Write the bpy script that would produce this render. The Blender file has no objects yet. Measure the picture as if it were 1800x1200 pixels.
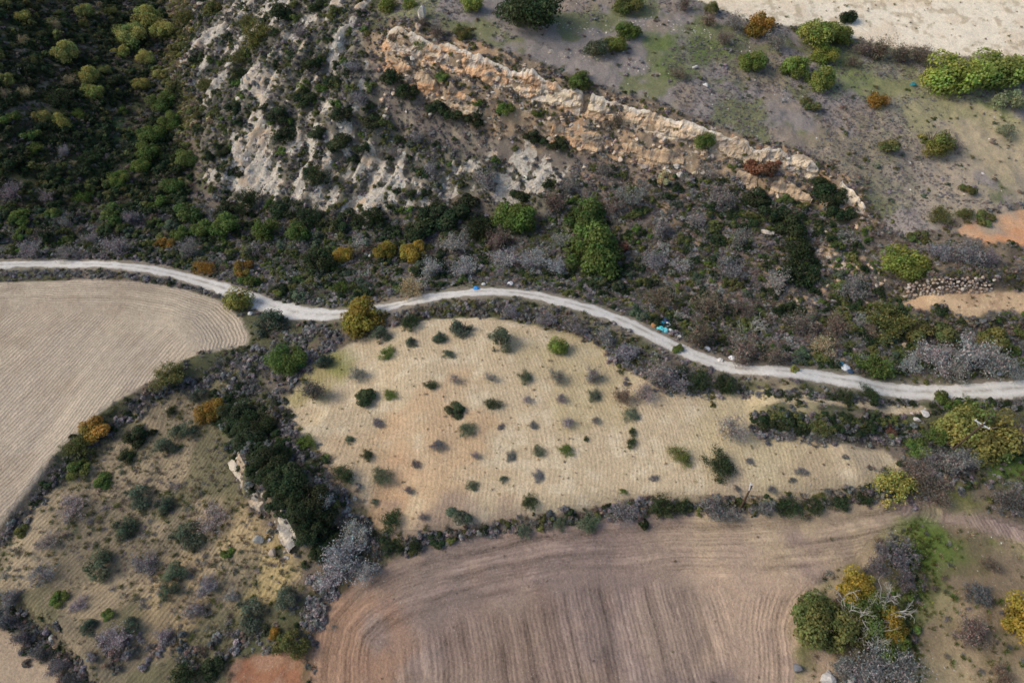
import bpy, math, random
import numpy as np

# ------------------------------------------------------------------ camera, sky, sun, exposure
scene = bpy.context.scene
COL = scene.collection
PITCH = math.radians(47.0)
CAM = np.array([0.0, 0.0, 88.0])
cam_d = bpy.data.cameras.new('camera')
cam_d.lens = 24.0
cam_d.sensor_width = 36.0
cam_d.clip_start = 1.0
cam_d.clip_end = 6000.0
cam_o = bpy.data.objects.new('camera', cam_d)
cam_o.location = CAM
cam_o.rotation_euler = (math.pi / 2 - PITCH, 0, 0)
COL.objects.link(cam_o)
scene.camera = cam_o

SUN_EL, SUN_AZ = 40.0, -92.0        # azimuth from +Y towards +X; the sun stands to the left
world = bpy.data.worlds.new('World')
scene.world = world
world.use_nodes = True
wn = world.node_tree
wn.nodes.clear()
w_out = wn.nodes.new('ShaderNodeOutputWorld')
w_bg = wn.nodes.new('ShaderNodeBackground')
w_sky = wn.nodes.new('ShaderNodeTexSky')
w_sky.sky_type = 'NISHITA'
w_sky.sun_disc = False
w_sky.sun_elevation = math.radians(SUN_EL)
w_sky.sun_rotation = math.radians(SUN_AZ)
w_sky.dust_density = 2.0
w_sky.air_density = 1.0
w_bg.inputs['Strength'].default_value = 0.135
wn.links.new(w_sky.outputs[0], w_bg.inputs['Color'])
wn.links.new(w_bg.outputs[0], w_out.inputs['Surface'])

sun_d = bpy.data.lights.new('sun', 'SUN')
sun_d.energy = 2.2
sun_d.angle = math.radians(28.0)
sun_d.color = (1.0, 0.91, 0.78)
sun_o = bpy.data.objects.new('sun', sun_d)
_e, _a = math.radians(SUN_EL), math.radians(SUN_AZ)
from mathutils import Vector, Matrix, Euler
SUNV = Vector((math.cos(_e) * math.sin(_a), math.cos(_e) * math.cos(_a), math.sin(_e)))
sun_o.rotation_euler = SUNV.to_track_quat('Z', 'Y').to_euler()
sun_o.location = (-100, 60, 150)
COL.objects.link(sun_o)

scene.view_settings.view_transform = 'Standard'
scene.view_settings.look = 'None'
scene.view_settings.gamma = 1.0
scene.view_settings.use_curve_mapping = False
scene.view_settings.exposure = 0.2
scene.cycles.use_denoising = True
scene.cycles.filter_width = 1.6
scene.cycles.max_bounces = 5
scene.cycles.diffuse_bounces = 3
scene.cycles.transparent_max_bounces = 4

rng = np.random.default_rng(7)
random.seed(7)

# ------------------------------------------------------------------ maths helpers
def _hash(ix, iy, seed):
    h = (ix.astype(np.int64) * 374761393 + iy.astype(np.int64) * 668265263 + seed * 1442695041) & 0xFFFFFFFF
    h = ((h ^ (h >> 13)) * 1274126177) & 0xFFFFFFFF
    h = h ^ (h >> 16)
    return (h & 0xFFFFFF) / float(0xFFFFFF)

def vnoise(x, y, seed=0):
    ix = np.floor(x); iy = np.floor(y)
    fx = x - ix; fy = y - iy
    fx = fx * fx * fx * (fx * (fx * 6 - 15) + 10); fy = fy * fy * fy * (fy * (fy * 6 - 15) + 10)
    a = _hash(ix, iy, seed); b = _hash(ix + 1, iy, seed)
    c = _hash(ix, iy + 1, seed); d = _hash(ix + 1, iy + 1, seed)
    return (a * (1 - fx) + b * fx) * (1 - fy) + (c * (1 - fx) + d * fx) * fy

def fbm(x, y, seed=0, octv=4, gain=0.5):
    s = 0; a = 1.0; t = 0
    for o in range(octv):
        s = s + a * vnoise(x * 2 ** o + 17.3 * o, y * 2 ** o - 9.1 * o, seed + o * 31)
        t += a; a *= gain
    return s / t

def ridged(x, y, seed=0, octv=4):
    s = 0; a = 1.0; t = 0
    for o in range(octv):
        s = s + a * (1 - np.abs(2 * vnoise(x * 2 ** o, y * 2 ** o, seed + o * 13) - 1)); t += a; a *= 0.55
    return s / t

def sstep(a, b, x):
    t = np.clip((x - a) / (b - a), 0, 1)
    return t * t * (3 - 2 * t)

SP, CP = math.sin(PITCH), math.cos(PITCH)
FPX = 1200.0                                   # focal length in units of the survey picture
def rays(px, py):
    u = (np.asarray(px, float) - 900) / FPX
    v = (600 - np.asarray(py, float)) / FPX
    return np.stack([u, CP + v * SP, -SP + v * CP], -1)

def on_plane(px, py, z):
    d = rays(px, py)
    t = (np.asarray(z, float) - CAM[2]) / d[..., 2]
    return CAM + d * t[..., None]

# ------------------------------------------------------------------ terrain: survey of heights
SURVEY = [
 # ploughed field in front
 (600,1200,-4),(900,1200,-4),(1300,1200,-4),(600,1050,-3.2),(900,1050,-3),(1300,1050,-2.6),(800,960,-2.4),(1200,920,-1.8),(1500,900,-1.6),
 (1500,1050,-2.2),(1700,1100,-2.5),(1800,1200,-3),(1750,950,-2),(1800,880,-1.8),(1600,1200,-3.4),
 # grove on the left
 (0,1200,-6),(250,1200,-5),(450,1200,-4.6),(0,1050,-4.4),(200,1000,-4),(400,1000,-3.4),(300,850,-2.4),(100,900,-2.8),(380,760,-1.4),(520,1060,-3.4),
 # left field
 (0,900,-1.6),(0,700,-.6),(200,680,-.6),(400,600,-.2),(0,540,.2),(200,520,.4),(400,540,.4),
 # orchard
 (690,930,-.9),(900,890,-.5),(1200,860,-.3),(1500,860,-.6),(560,760,-.4),(800,760,.3),(1100,760,.4),(1400,790,-.2),(1560,820,-.6),
 (600,640,.8),(850,600,1.6),(1000,620,1.4),(1150,690,.9),(1300,710,.6),(1500,715,.2),(1650,730,-.4),(480,700,0.2),(480,830,0),(560,930,-.6),
 # road
 (0,467,.6),(200,468,.5),(400,508,.6),(540,552,1.2),(690,540,1.7),(850,517,1.9),(1000,538,1.7),(1150,598,1.1),(1300,660,.5),(1500,680,0),(1800,682,-.6),
 # valley floor
 (0,400,-2.5),(150,390,-3.2),(300,385,-4),(420,390,-4.2),(560,430,-3.8),(700,440,-3),(850,460,-2.4),(1000,480,-2),(1150,520,-1.8),(1300,590,-1.6),(1450,620,-1.4),(1600,640,-1.2),(1800,640,-1.4),
 # gully on the left and the hillside beyond
 (350,300,-1),(320,200,2),(290,100,5),(280,0,8),(270,-60,10),
 (200,300,1),(200,200,5),(180,100,9),(180,0,13),(100,300,4),(100,200,9),(80,100,14),(80,0,18),(0,300,6),(0,200,12),(0,100,17),(0,0,22),(-150,350,6),(-150,200,17),(-150,50,26),(0,-80,26),(200,-80,15),(-150,-60,30),
 # rocky spur
 (380,340,-1.5),(380,240,4),(340,120,8),(330,20,11),(420,60,15),(480,340,0),(480,240,8),(480,140,15),(480,40,20),(560,360,.5),(600,270,7),(580,170,15),(600,70,22),(600,0,26),(450,-60,20),(620,-70,28),
 (680,380,0.5),(700,300,5),(700,220,12),(700,150,18),(800,350,2.5),(800,270,8),(820,210,14),(900,370,2.0),(950,310,6),(930,250,11),(1050,370,3.5),(1080,300,8.5),(1200,420,2.5),(1200,340,7),(1320,400,5.5),(1350,480,1.5),(1420,420,4.5),(1480,480,2),(1500,560,-.4),
 # plateau above the escarpment
 (680,30,25.5),(760,60,24.5),(760,-40,28),(900,100,22.5),(900,20,26),(900,-60,29),(1050,150,19.5),(1050,60,23.5),(1050,-40,27.5),(1200,200,16.8),(1200,110,20.5),(1200,20,24.5),(1350,240,14.2),(1350,140,18),(1350,50,22),(1350,-50,26),
 (1480,300,11),(1500,200,14.5),(1500,110,18),(1500,20,22),(1600,380,7.5),(1600,280,10.8),(1650,180,14.5),(1650,80,18.5),(1650,-20,23),(1780,340,8.5),(1780,240,11.5),(1780,120,16),(1780,20,20.5),(1950,300,9),(1950,150,14),(1950,0,20),(1950,-80,24),
 # terraces on the right
 (1560,440,5),(1700,450,5.5),(1700,400,7),(1900,420,6.5),(1560,500,2.2),(1680,540,2),(1900,540,2.2),(1680,590,0.2),(1900,600,0),
]
sv = np.array(SURVEY, float)
P3 = on_plane(sv[:, 0], sv[:, 1], sv[:, 2])
CX, CYp, CZ = P3[:, 0], P3[:, 1], P3[:, 2]

GX0, GX1, GY0, GY1, GS = -215.0, 215.0, 8.0, 300.0, 0.5
gx = np.arange(GX0, GX1 + .01, GS); gy = np.arange(GY0, GY1 + .01, GS)
NX, NY = len(gx), len(gy)
GX, GY = np.meshgrid(gx, gy)                   # [NY,NX]

def rbf_fit(x, y, z, smooth=2.0):
    n = len(x)
    r = np.hypot(x[:, None] - x[None], y[:, None] - y[None])
    A = np.zeros((n + 3, n + 3))
    A[:n, :n] = -r - smooth * 0
    A[:n, :n] += np.eye(n) * smooth
    A[:n, n] = 1; A[:n, n + 1] = x; A[:n, n + 2] = y
    A[n, :n] = 1; A[n + 1, :n] = x; A[n + 2, :n] = y
    return np.linalg.solve(A, np.concatenate([z, [0, 0, 0]]))
_w = rbf_fit(CX, CYp, CZ)
def rbf(x, y):
    s = _w[-3] + _w[-2] * x + _w[-1] * y
    for i in range(len(CX)):
        s = s - _w[i] * np.sqrt((x - CX[i]) ** 2 + (y - CYp[i]) ** 2 + 4.0)
    return s
# evaluate coarsely (2 m), then bilinear, then blur
cxs = np.arange(GX0, GX1 + 2.01, 2.0); cys = np.arange(GY0, GY1 + 2.01, 2.0)
_cx, _cy = np.meshgrid(cxs, cys)
_cz = rbf(_cx, _cy)
def bil(A, x0, y0, s, x, y):
    fx = np.clip((x - x0) / s, 0, A.shape[1] - 1.001); fy = np.clip((y - y0) / s, 0, A.shape[0] - 1.001)
    ix = fx.astype(int); iy = fy.astype(int); fx = fx - ix; fy = fy - iy
    return (A[iy, ix] * (1 - fx) + A[iy, ix + 1] * fx) * (1 - fy) + (A[iy + 1, ix] * (1 - fx) + A[iy + 1, ix + 1] * fx) * fy
def blur(A, n):
    for _ in range(n):
        B = np.pad(A, 1, mode='edge')
        A = (B[1:-1, 1:-1] * 2 + B[:-2, 1:-1] + B[2:, 1:-1] + B[1:-1, :-2] + B[1:-1, 2:]) / 6
    return A
H = blur(bil(_cz, GX0, GY0, 2.0, GX, GY), 14)

def h_at(x, y):
    return bil(H, GX0, GY0, GS, np.asarray(x, float), np.asarray(y, float))

def to_ground(px, py):
    """walk the survey sight lines down to the terrain: returns world points"""
    d = rays(px, py); d = d.reshape(-1, 3)
    t = np.full(len(d), 60.0); done = np.zeros(len(d), bool); tp = t.copy()
    for k in range(900):
        p = CAM + d * t[:, None]
        below = p[:, 2] < h_at(p[:, 0], p[:, 1])
        done |= below
        if done.all(): break
        tp = np.where(done, tp, t)
        t = np.where(done, t, t + 0.5)
    lo, hi = tp, t
    for k in range(12):
        m = (lo + hi) / 2
        p = CAM + d * m[:, None]
        b = p[:, 2] < h_at(p[:, 0], p[:, 1])
        hi = np.where(b, m, hi); lo = np.where(b, lo, m)
    return CAM + d * hi[:, None]

def px_per_m(p):
    p = np.atleast_2d(p)
    depth = (p[:, 1] - CAM[1]) * CP - (p[:, 2] - CAM[2]) * SP
    return FPX / depth

def densify(pts, step=12, closed=False):
    pts = [tuple(map(float, p)) for p in pts]
    if closed: pts = pts + [pts[0]]
    out = []
    for (a, b) in zip(pts[:-1], pts[1:]):
        n = max(1, int(math.hypot(b[0] - a[0], b[1] - a[1]) / step))
        for k in range(n):
            f = k / n
            out.append((a[0] + (b[0] - a[0]) * f, a[1] + (b[1] - a[1]) * f))
    if not closed: out.append(pts[-1])
    return np.array(out)

def wpoly(pts, closed=True, step=25):
    d = densify(pts, step, closed)
    return to_ground(d[:, 0], d[:, 1])[:, :2]

def seg_dist(x, y, L, closed=False):
    """distance, side (+ = left of travel), arclength parameter, for points x,y to polyline L"""
    best = np.full(x.shape, 1e9); side = np.zeros(x.shape); arc = np.zeros(x.shape)
    P = np.vstack([L, L[:1]]) if closed else L
    acc = 0.0
    for a, b in zip(P[:-1], P[1:]):
        ex, ey = b - a; l2 = ex * ex + ey * ey
        if l2 < 1e-9: continue
        t = np.clip(((x - a[0]) * ex + (y - a[1]) * ey) / l2, 0, 1)
        dx = x - a[0] - t * ex; dy = y - a[1] - t * ey
        d = np.hypot(dx, dy)
        m = d < best
        best = np.where(m, d, best)
        side = np.where(m, np.sign(ex * dy - ey * dx), side)
        arc = np.where(m, acc + t * math.sqrt(l2), arc)
        acc += math.sqrt(l2)
    return best, side, arc, acc

def grid_box(L, margin):
    x0, y0 = L.min(0) - margin; x1, y1 = L.max(0) + margin
    i0 = max(0, int((x0 - GX0) / GS)); i1 = min(NX, int((x1 - GX0) / GS) + 2)
    j0 = max(0, int((y0 - GY0) / GS)); j1 = min(NY, int((y1 - GY0) / GS) + 2)
    return slice(j0, j1), slice(i0, i1)

def inside(x, y, L):
    c = np.zeros(x.shape, bool)
    P = np.vstack([L, L[:1]])
    for a, b in zip(P[:-1], P[1:]):
        if a[1] == b[1]: continue
        m = (a[1] > y) != (b[1] > y)
        c ^= m & (x < (b[0] - a[0]) * (y - a[1]) / (b[1] - a[1]) + a[0])
    return c

def signed(L, margin=6.0):
    """signed distance field over the grid, + inside (clamped to margin outside)"""
    out = np.full((NY, NX), -margin)
    sl = grid_box(L, margin)
    x, y = GX[sl], GY[sl]
    d, _, _, _ = seg_dist(x, y, L, True)
    out[sl] = np.where(inside(x, y, L), d, -np.minimum(d, margin))
    return out

# ------------------------------------------------------------------ outlines of the land, traced from the survey picture
ZPIX = dict(
 left_field=[(0,499),(150,494),(240,497),(330,512),(390,530),(425,560),(440,590),(434,606),(330,640),(290,672),(200,722),(150,764),(95,822),(50,880),(0,938),(-70,1000),(-200,1010),(-200,505)],
 orchard=[(620,602),(690,577),(770,563),(850,560),(940,577),(1010,592),(1060,617),(1100,652),(1150,686),(1230,692),(1300,700),(1450,706),(1620,714),(1632,722),(1580,732),(1440,728),(1320,726),(1310,762),(1330,778),(1440,785),(1560,790),(1585,828),(1525,862),(1400,876),(1290,878),(1200,882),(1100,882),(1000,902),(850,922),(760,936),(690,943),(662,922),(640,880),(592,832),(545,782),(512,742),(500,702),(540,662),(580,622)],
 ploughed=[(548,1300),(545,1150),(562,1080),(625,1020),(692,985),(760,965),(850,943),(950,925),(1050,915),(1150,905),(1300,905),(1400,900),(1480,890),(1560,874),(1680,876),(1740,905),(1900,960),(1900,1010),(1760,950),(1680,925),(1600,925),(1545,942),(1500,985),(1440,1020),(1400,1060),(1388,1110),(1400,1170),(1392,1300)],
 grove=[(440,622),(300,692),(200,742),(110,842),(40,915),(0,955),(-70,1010),(-70,1064),(30,1067),(90,1110),(130,1160),(150,1200),(165,1300),(400,1300),(410,1130),(470,1110),(520,1050),(540,1000),(470,960),(440,900),(420,830),(390,760),(370,720),(400,680)],
 corner_field=[(-150,1080),(0,1088),(55,1130),(105,1180),(135,1300),(-150,1300)],
 red_soil=[(400,1160),(470,1138),(530,1148),(543,1300),(395,1300)],
 stubble=[(1205,-4),(1300,32),(1360,46),(1440,55),(1500,72),(1620,92),(1700,97),(1800,103),(1960,105),(1990,-110),(1120,-110)],
 orange_soil=[(1672,412),(1730,388),(1800,373),(2060,340),(2060,455),(1800,448),(1720,441),(1680,427)],
 soil_strip=[(1740,468),(1800,464),(1960,462),(1960,476),(1800,477)],
 terrace=[(1575,532),(1650,520),(1720,516),(2080,520),(2080,578),(1780,560),(1700,566),(1650,552),(1600,546)],
 mid_slope=[(650,100),(700,150),(780,195),(850,235),(950,262),(1080,285),(1100,330),(1060,400),(1010,400),(1010,330),(900,290),(800,265),(700,225),(650,150)],
 spur=[(310,-60),(345,60),(300,140),(340,220),(360,300),(385,360),(460,368),(540,372),(640,382),(720,378),(800,345),(870,350),(950,380),(1020,390),(1010,330),(900,290),(800,265),(700,225),(650,150),(640,80),(660,30),(640,-60)],
 cliff_zone=[(640,55),(700,50),(760,75),(900,120),(1000,160),(1100,188),(1200,222),(1330,268),(1400,278),(1450,300),(1500,335),(1545,380),(1530,420),(1470,375),(1400,345),(1300,322),(1200,305),(1080,285),(950,262),(850,235),(780,195),(700,150),(650,110)],
 slide=[(1330,470),(1440,430),(1520,450),(1560,470),(1500,480),(1460,500),(1440,560),(1430,610),(1470,610),(1480,640),(1430,640)],
 right_rough=[(1560,930),(1680,915),(1760,950),(2050,1010),(2150,1300),(1390,1300),(1400,1170),(1388,1110),(1400,1060),(1440,1020),(1500,985)],
 hill_left=[(-200,-100),(280,-100),(290,60),(310,200),(340,300),(330,390),(-200,410)],
 plateau=[(690,-80),(660,25),(760,70),(900,115),(1000,155),(1200,218),(1330,262),(1450,295),(1545,380),(1600,440),(1700,380),(1960,340),(1960,110),(1700,100),(1500,75),(1300,40),(1190,-80)],
 valley=[(-200,395),(385,365),(460,370),(700,385),(1010,380),(1200,300),(1440,370),(1530,420),(1570,520),(1960,590),(1960,665),(1500,655),(1300,640),(1150,580),(1050,540),(850,500),(700,520),(590,540),(450,510),(300,460),(-200,440)],
 slope_right=[(1000,275),(1100,290),(1300,325),(1440,375),(1480,420),(1560,520),(1500,600),(1300,560),(1150,480),(1050,380)],
)
Z = {k: wpoly(v) for k, v in ZPIX.items()}

ROAD_PX = [(-420,474,2.9),(-120,470,2.9),(0,467,2.9),(100,464,2.8),(200,468,2.7),(280,478,2.8),(350,493,3.2),(400,509,3.6),(450,530,4.3),(500,546,4.6),(540,553,4.4),(590,554,3.6),(640,549,2.8),(690,540,2.5),(740,531,2.6),(800,523,2.9),(850,518,3.1),(900,520,3.0),(950,527,3.3),(1000,540,3.5),(1050,553,3.4),(1100,573,3.6),(1150,599,3.7),(1200,625,3.6),(1250,646,3.3),(1300,660,3.1),(1360,668,3.0),(1420,672,3.3),(1500,681,3.6),(1560,686,3.8),(1620,689,3.7),(1680,689,3.4),(1740,686,3.9),(1800,681,4.4),(1920,674,4.2),(2250,660,4.0)]
_rd = np.array(ROAD_PX, float)
def smooth_line(P, n):
    P = np.asarray(P, float)
    for _ in range(n):
        Q = [P[0]]
        for a, b in zip(P[:-1], P[1:]):
            Q += [a * .75 + b * .25, a * .25 + b * .75]
        Q.append(P[-1]); P = np.array(Q)
    return P
_rw = to_ground(_rd[:, 0], _rd[:, 1])
ROAD = smooth_line(np.column_stack([_rw[:, :2], _rd[:, 2]]), 3)

STEPS = [  # foot line (upper ground on the left of travel), height, run, how far the raised ground carries, foot offset
 ('upper_cliff',[(655,88),(700,98),(745,116),(830,142),(900,166),(1000,200),(1100,228),(1180,250),(1260,274),(1330,294),(1400,304),(1450,328),(1490,360),(1530,395)],3.2,1.4,22,0),
 ('lower_cliff',[(662,108),(700,138),(740,160),(790,186),(860,224),(960,246),(1060,270),(1150,290),(1230,304),(1300,324),(1400,350),(1440,375)],1.7,1.3,8,0),
 ('orchard_bank',[(690,962),(760,948),(850,932),(1000,912),(1100,898),(1200,896),(1300,894),(1400,890),(1530,872),(1600,850)],1.5,3.0,30,0),
 ('strip_bank',[(1315,768),(1440,776),(1590,782)],2.2,4.0,9,0),
 ('field_edge',[(-48,1002),(10,958),(107,840),(212,740),(302,692),(438,624)],1.3,2.4,30,0),
 ('ledge',[(405,800),(430,850),(445,880),(470,900),(500,940),(525,985)],3.2,1.2,12,0),
 ('dry_wall',[(1585,522),(1650,516),(1740,512),(1900,512)],2.0,1.0,10,0),
 ('terrace_lip',[(1580,560),(1650,568),(1720,580),(1900,590)],1.8,2.6,10,0),
 ('soil_lip',[(1640,470),(1720,462),(1900,463)],1.0,2.0,8,0),
 ('valley_terrace',[(-60,440),(150,424),(330,414),(430,420)],1.3,1.5,12,0),
 ('valley_terrace_low',[(-60,412),(150,402),(330,400)],1.2,1.5,9,0),
 ('road_bank',[(690,568),(780,556),(880,560),(960,574),(1040,600),(1100,640),(1170,680),(1300,696),(1450,702),(1600,708)],0.9,3.0,8,0),
 ('grove_lip',[(-60,1085),(30,1085),(85,1128),(120,1170),(150,1240)],1.4,2.5,20,0),
]
STEPW = {}
for nm, pts, hgt, run, carry, off in STEPS:
    d = densify(pts, 15)
    L = smooth_line(to_ground(d[:, 0], d[:, 1])[:, :2], 1)
    STEPW[nm] = L
for nm, pts, hgt, run, carry, off in STEPS:
    L = STEPW[nm]
    sl = grid_box(L, carry * 3)
    x, y = GX[sl], GY[sl]
    wx = x + (fbm(x * .25, y * .25, 91, 3) - .5) * 3.0 * (run < 2.1); wy = y + (fbm(x * .25, y * .25, 47, 3) - .5) * 3.0 * (run < 2.1)
    dd, sd, arc, tot = seg_dist(wx, wy, L)
    endf = sstep(0, min(8, tot * .2), arc) * sstep(0, min(8, tot * .2), tot - arc)
    up = np.where(sd > 0, sstep(0, run, dd) * np.exp(-np.maximum(dd - run, 0) / carry), 0)
    if 'cliff' in nm: endf = endf * (1.08 - .70 * arc / tot)
    H[sl] += hgt * up * endf

# smooth the road bed
_sl = grid_box(ROAD[:, :2], 8)
_rdist, _, _, _ = seg_dist(GX[_sl], GY[_sl], ROAD[::2, :2])
RD = np.full((NY, NX), 99.0); RD[_sl] = _rdist
Hs = blur(H, 30)
H = H + (Hs - H) * (1 - sstep(2.0, 4.5, RD))

# roughness by kind of ground
SD = {k: signed(v) for k, v in Z.items()}
n_edge = (fbm(GX * .35, GY * .35, 5, 3) - .5) * 2.2
M = {k: sstep(-0.35, 0.35, SD[k] + n_edge * (0.35 if k in ('left_field', 'orchard', 'ploughed') else 1.0)) for k in SD}
tilled = np.maximum.reduce([M['left_field'], M['orchard'], M['ploughed'], M['corner_field'], M['stubble'] * .8, M['orange_soil'], M['terrace']])
soft = np.maximum(M['grove'] * .7, M['right_rough'] * .7)
rough = np.clip(1 - tilled - soft * .8, 0, 1) * sstep(1.8, 4.5, RD)
H += rough * (fbm(GX * .18, GY * .18, 11, 4) - .5) * 1.1
H += rough * (fbm(GX * .7, GY * .7, 21, 3) - .5) * .5
H += (1 - rough) * (fbm(GX * .12, GY * .12, 12, 3) - .5) * .35 * sstep(2, 5, RD)
H += soft * (fbm(GX * .9, GY * .9, 29, 2) - .5) * .25
spur_m = sstep(-3, 4, SD['spur'])
rx = (GX * .84 - GY * .54); ry = (GX * .54 + GY * .84)
H += spur_m * ((ridged(rx * .15, ry * .04, 33, 4) - .5) * 3.8 + (ridged(rx * .5, ry * .22, 71, 4) - .5) * 2.0)
clz = sstep(-1.5, 1, SD['cliff_zone'])
H += clz * (ridged(GX * .5, GY * .5, 55, 3) - .5) * 1.1
H += sstep(-2, 1, SD['slide']) * (ridged(GX * .5, GY * .5, 56, 3) - .5) * .9

# ------------------------------------------------------------------ soil colour per point of ground (own colour, stubble lightened for sun)
def lin(r, g, b):
    f = lambda c: (c / 255 / 12.92) if c / 255 <= .04045 else ((c / 255 + .055) / 1.055) ** 2.4
    return np.array([f(r), f(g), f(b)])
SOIL = np.zeros((NY, NX, 3)); SOIL[:] = lin(112, 102, 90)
def paint(mask, c):
    global SOIL
    m = np.clip(mask, 0, 1)[..., None]
    SOIL = SOIL * (1 - m) + np.asarray(c) * m
nA = fbm(GX * .05, GY * .05, 101, 4); nB = fbm(GX * .16, GY * .16, 102, 4); nC = fbm(GX * .5, GY * .5, 103, 4); nD = fbm(GX * .09 + 50, GY * .09, 104, 4)
paint(sstep(.45, .62, nB), lin(112, 100, 84))
paint(sstep(.5, .6, nD) * .7, lin(78, 84, 52))
paint(M['hill_left'], lin(62, 60, 44)); paint(M['hill_left'] * sstep(.5, .62, nB), lin(84, 84, 56)); paint(M['hill_left'] * sstep(.62, .7, nC) * .8, lin(134, 122, 104))
paint(M['valley'], lin(102, 96, 86)); paint(M['valley'] * sstep(.5, .6, nB) * .8, lin(72, 82, 48))
paint(M['plateau'], lin(142, 133, 126)); paint(M['plateau'] * sstep(.48, .6, nB) * .8, lin(112, 116, 74)); paint(M['plateau'] * sstep(.55, .65, nD) * .7, lin(150, 134, 116))
paint(M['mid_slope'], lin(118, 108, 98)); paint(M['mid_slope'] * sstep(.55, .65, nC) * .7, lin(160, 146, 124))
paint(M['slope_right'], lin(128, 114, 102)); paint(M['slope_right'] * sstep(.5, .6, nC) * .7, lin(146, 122, 98))
# rock of the spur: pale limestone where it breaks through, in streaks down the fall of the slope
strk = fbm(rx * .26, ry * .06, 201, 5, .62)
rockm = np.clip(M['spur'] * sstep(.495, .65, strk * .62 + nC * .38), 0, 1)
rockm = np.maximum(rockm, .42 * sstep(-1.5, 1.5, SD['slide']))
rockm = np.maximum(rockm, .36 * sstep(-1, 1, SD['cliff_zone']))
ROCKP = [(690,330,72),(640,285,45),(700,280,40),(930,330,45),(985,358,34),(565,300,40),(470,312,40),(400,235,40),(590,235,40),(430,135,40),(392,60,34),(480,20,34),(352,120,24),(520,330,34),(880,310,30),(600,340,30)]
_rp = np.array(ROCKP, float); _rq = to_ground(_rp[:, 0], _rp[:, 1]); _rs = px_per_m(_rq)
for (x_, y_, r_), w_, k_ in zip(ROCKP, _rq, _rs):
    sl = grid_box(w_[None, :2], r_ / k_ * 2.2)
    d_ = np.hypot(GX[sl] - w_[0], (GY[sl] - w_[1]) * .8) / (r_ / k_) + -(strk[sl] - .5) * 3.6 - (nC[sl] - .5) * 3.4 + .25
    rockm[sl] = np.maximum(rockm[sl], 1 - sstep(.35, 1.0, d_))
paint(M['spur'], lin(112, 106, 92)); paint(M['spur'] * sstep(.5, .6, nC) * .7, lin(140, 130, 114)); 
paint(M['cliff_zone'], lin(160, 138, 112)); paint(M['cliff_zone'] * sstep(.54, .62, nB) * .6, lin(186, 148, 112)); paint(M['cliff_zone'] * sstep(.50, .60, nC) * .8, lin(120, 108, 94))
paint(M['slide'] * .9, lin(178, 150, 118)); paint(M['slide'] * sstep(.5, .6, nC) * .8, lin(120, 108, 94))
# fields
paint(M['stubble'], lin(238, 224, 198)); paint(M['stubble'] * sstep(.5, .62, nB) * .6, lin(226, 206, 176)); paint(M['stubble'] * sstep(.6, .68, nC) * .6, lin(176, 158, 126))  # stubble is pale itself, lightened further to stand for sunshine
paint(M['left_field'], lin(178, 163, 143)); paint(M['left_field'] * sstep(.45, .65, nA) * .5, lin(168, 151, 130)); paint(M['left_field'] * sstep(.5, .62, nB) * .45, lin(160, 143, 122)); paint(M['left_field'] * sstep(.54, .62, nD) * .5, lin(190, 174, 150))
paint(M['orchard'], lin(194, 174, 142)); paint(M['orchard'] * sstep(.48, .62, nB) * .45, lin(190, 170, 138)); paint(M['orchard'] * sstep(.56, .66, nC) * .5, lin(214, 198, 168))
paint(M['ploughed'], lin(150, 130, 117)); paint(M['ploughed'] * sstep(.45, .6, nB) * .6, lin(126, 110, 103)); paint(M['ploughed'] * sstep(.5, .62, nD) * .55, lin(156, 136, 118))
paint(M['grove'], lin(154, 137, 110)); paint(M['grove'] * sstep(.42, .54, nB) * .8, lin(118, 108, 88)); paint(M['grove'] * sstep(.48, .56, nD) * .7, lin(100, 97, 70))
paint(M['corner_field'], lin(170, 150, 126))
paint(M['red_soil'], lin(160, 124, 100)); paint(M['red_soil'] * sstep(.5, .6, nC), lin(150, 106, 80)); paint(M['orange_soil'], lin(204, 160, 122)); paint(M['orange_soil'] * sstep(.5, .62, nB), lin(206, 150, 108)); paint(M['soil_strip'], lin(196, 162, 126)); paint(M['terrace'], lin(196, 168, 134)); paint(M['terrace'] * sstep(.5, .6, nC) * .6, lin(160, 132, 104))
paint(M['right_rough'], lin(146, 132, 100)); paint(M['right_rough'] * sstep(.46, .56, nB), lin(106, 108, 62)); paint(M['right_rough'] * sstep(.52, .6, nD) * .6, lin(120, 102, 88))
# patches seen in the picture: (x, y, radius px, colour, strength)
PATCH = [(760,820,150,(194,158,120),.55),(640,800,90,(192,162,126),.4),(700,850,60,(188,148,112),.4),(1000,640,120,(178,162,120),.5),(1350,820,160,(186,170,132),.6),(560,660,60,(150,140,84),.7),(600,640,40,(128,130,70),.6),
 (1180,100,70,(98,112,62),.8),(1240,80,60,(102,116,64),.7),(1500,140,60,(120,130,80),.7),(1740,200,60,(118,138,66),.9),(1720,150,50,(130,140,84),.6),(220,240,60,(58,74,46),.8),(180,200,40,(60,78,48),.6),
 (1610,980,60,(86,104,46),.95),(1605,1060,50,(84,100,46),.9),(1650,960,60,(96,112,54),.8),(1760,815,60,(86,108,46),.9),(1690,870,50,(128,126,70),.7),(1600,1180,60,(80,92,44),.8),
 (1330,1000,180,(182,158,134),.6),(1330,1140,130,(184,158,134),.6),(600,1140,120,(166,128,98),.6),(900,1150,160,(132,110,96),.5),(800,960,120,(138,122,112),.6),(1450,900,120,(168,148,120),.6),
 (470,1000,60,(182,160,112),.8),(440,930,50,(184,160,118),.7),(300,1060,70,(176,152,114),.6),(60,950,60,(182,162,130),.7),(1690,1180,120,(172,152,120),.6),(1080,460,120,(70,74,46),.5),(1620,300,120,(146,136,120),.5),(1720,250,150,(178,162,130),.85),(1690,340,120,(164,150,132),.8),(1600,170,90,(138,136,96),.6),(300,200,60,(70,72,52),.6)]
_pp = np.array([p[:3] for p in PATCH], float)
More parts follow.
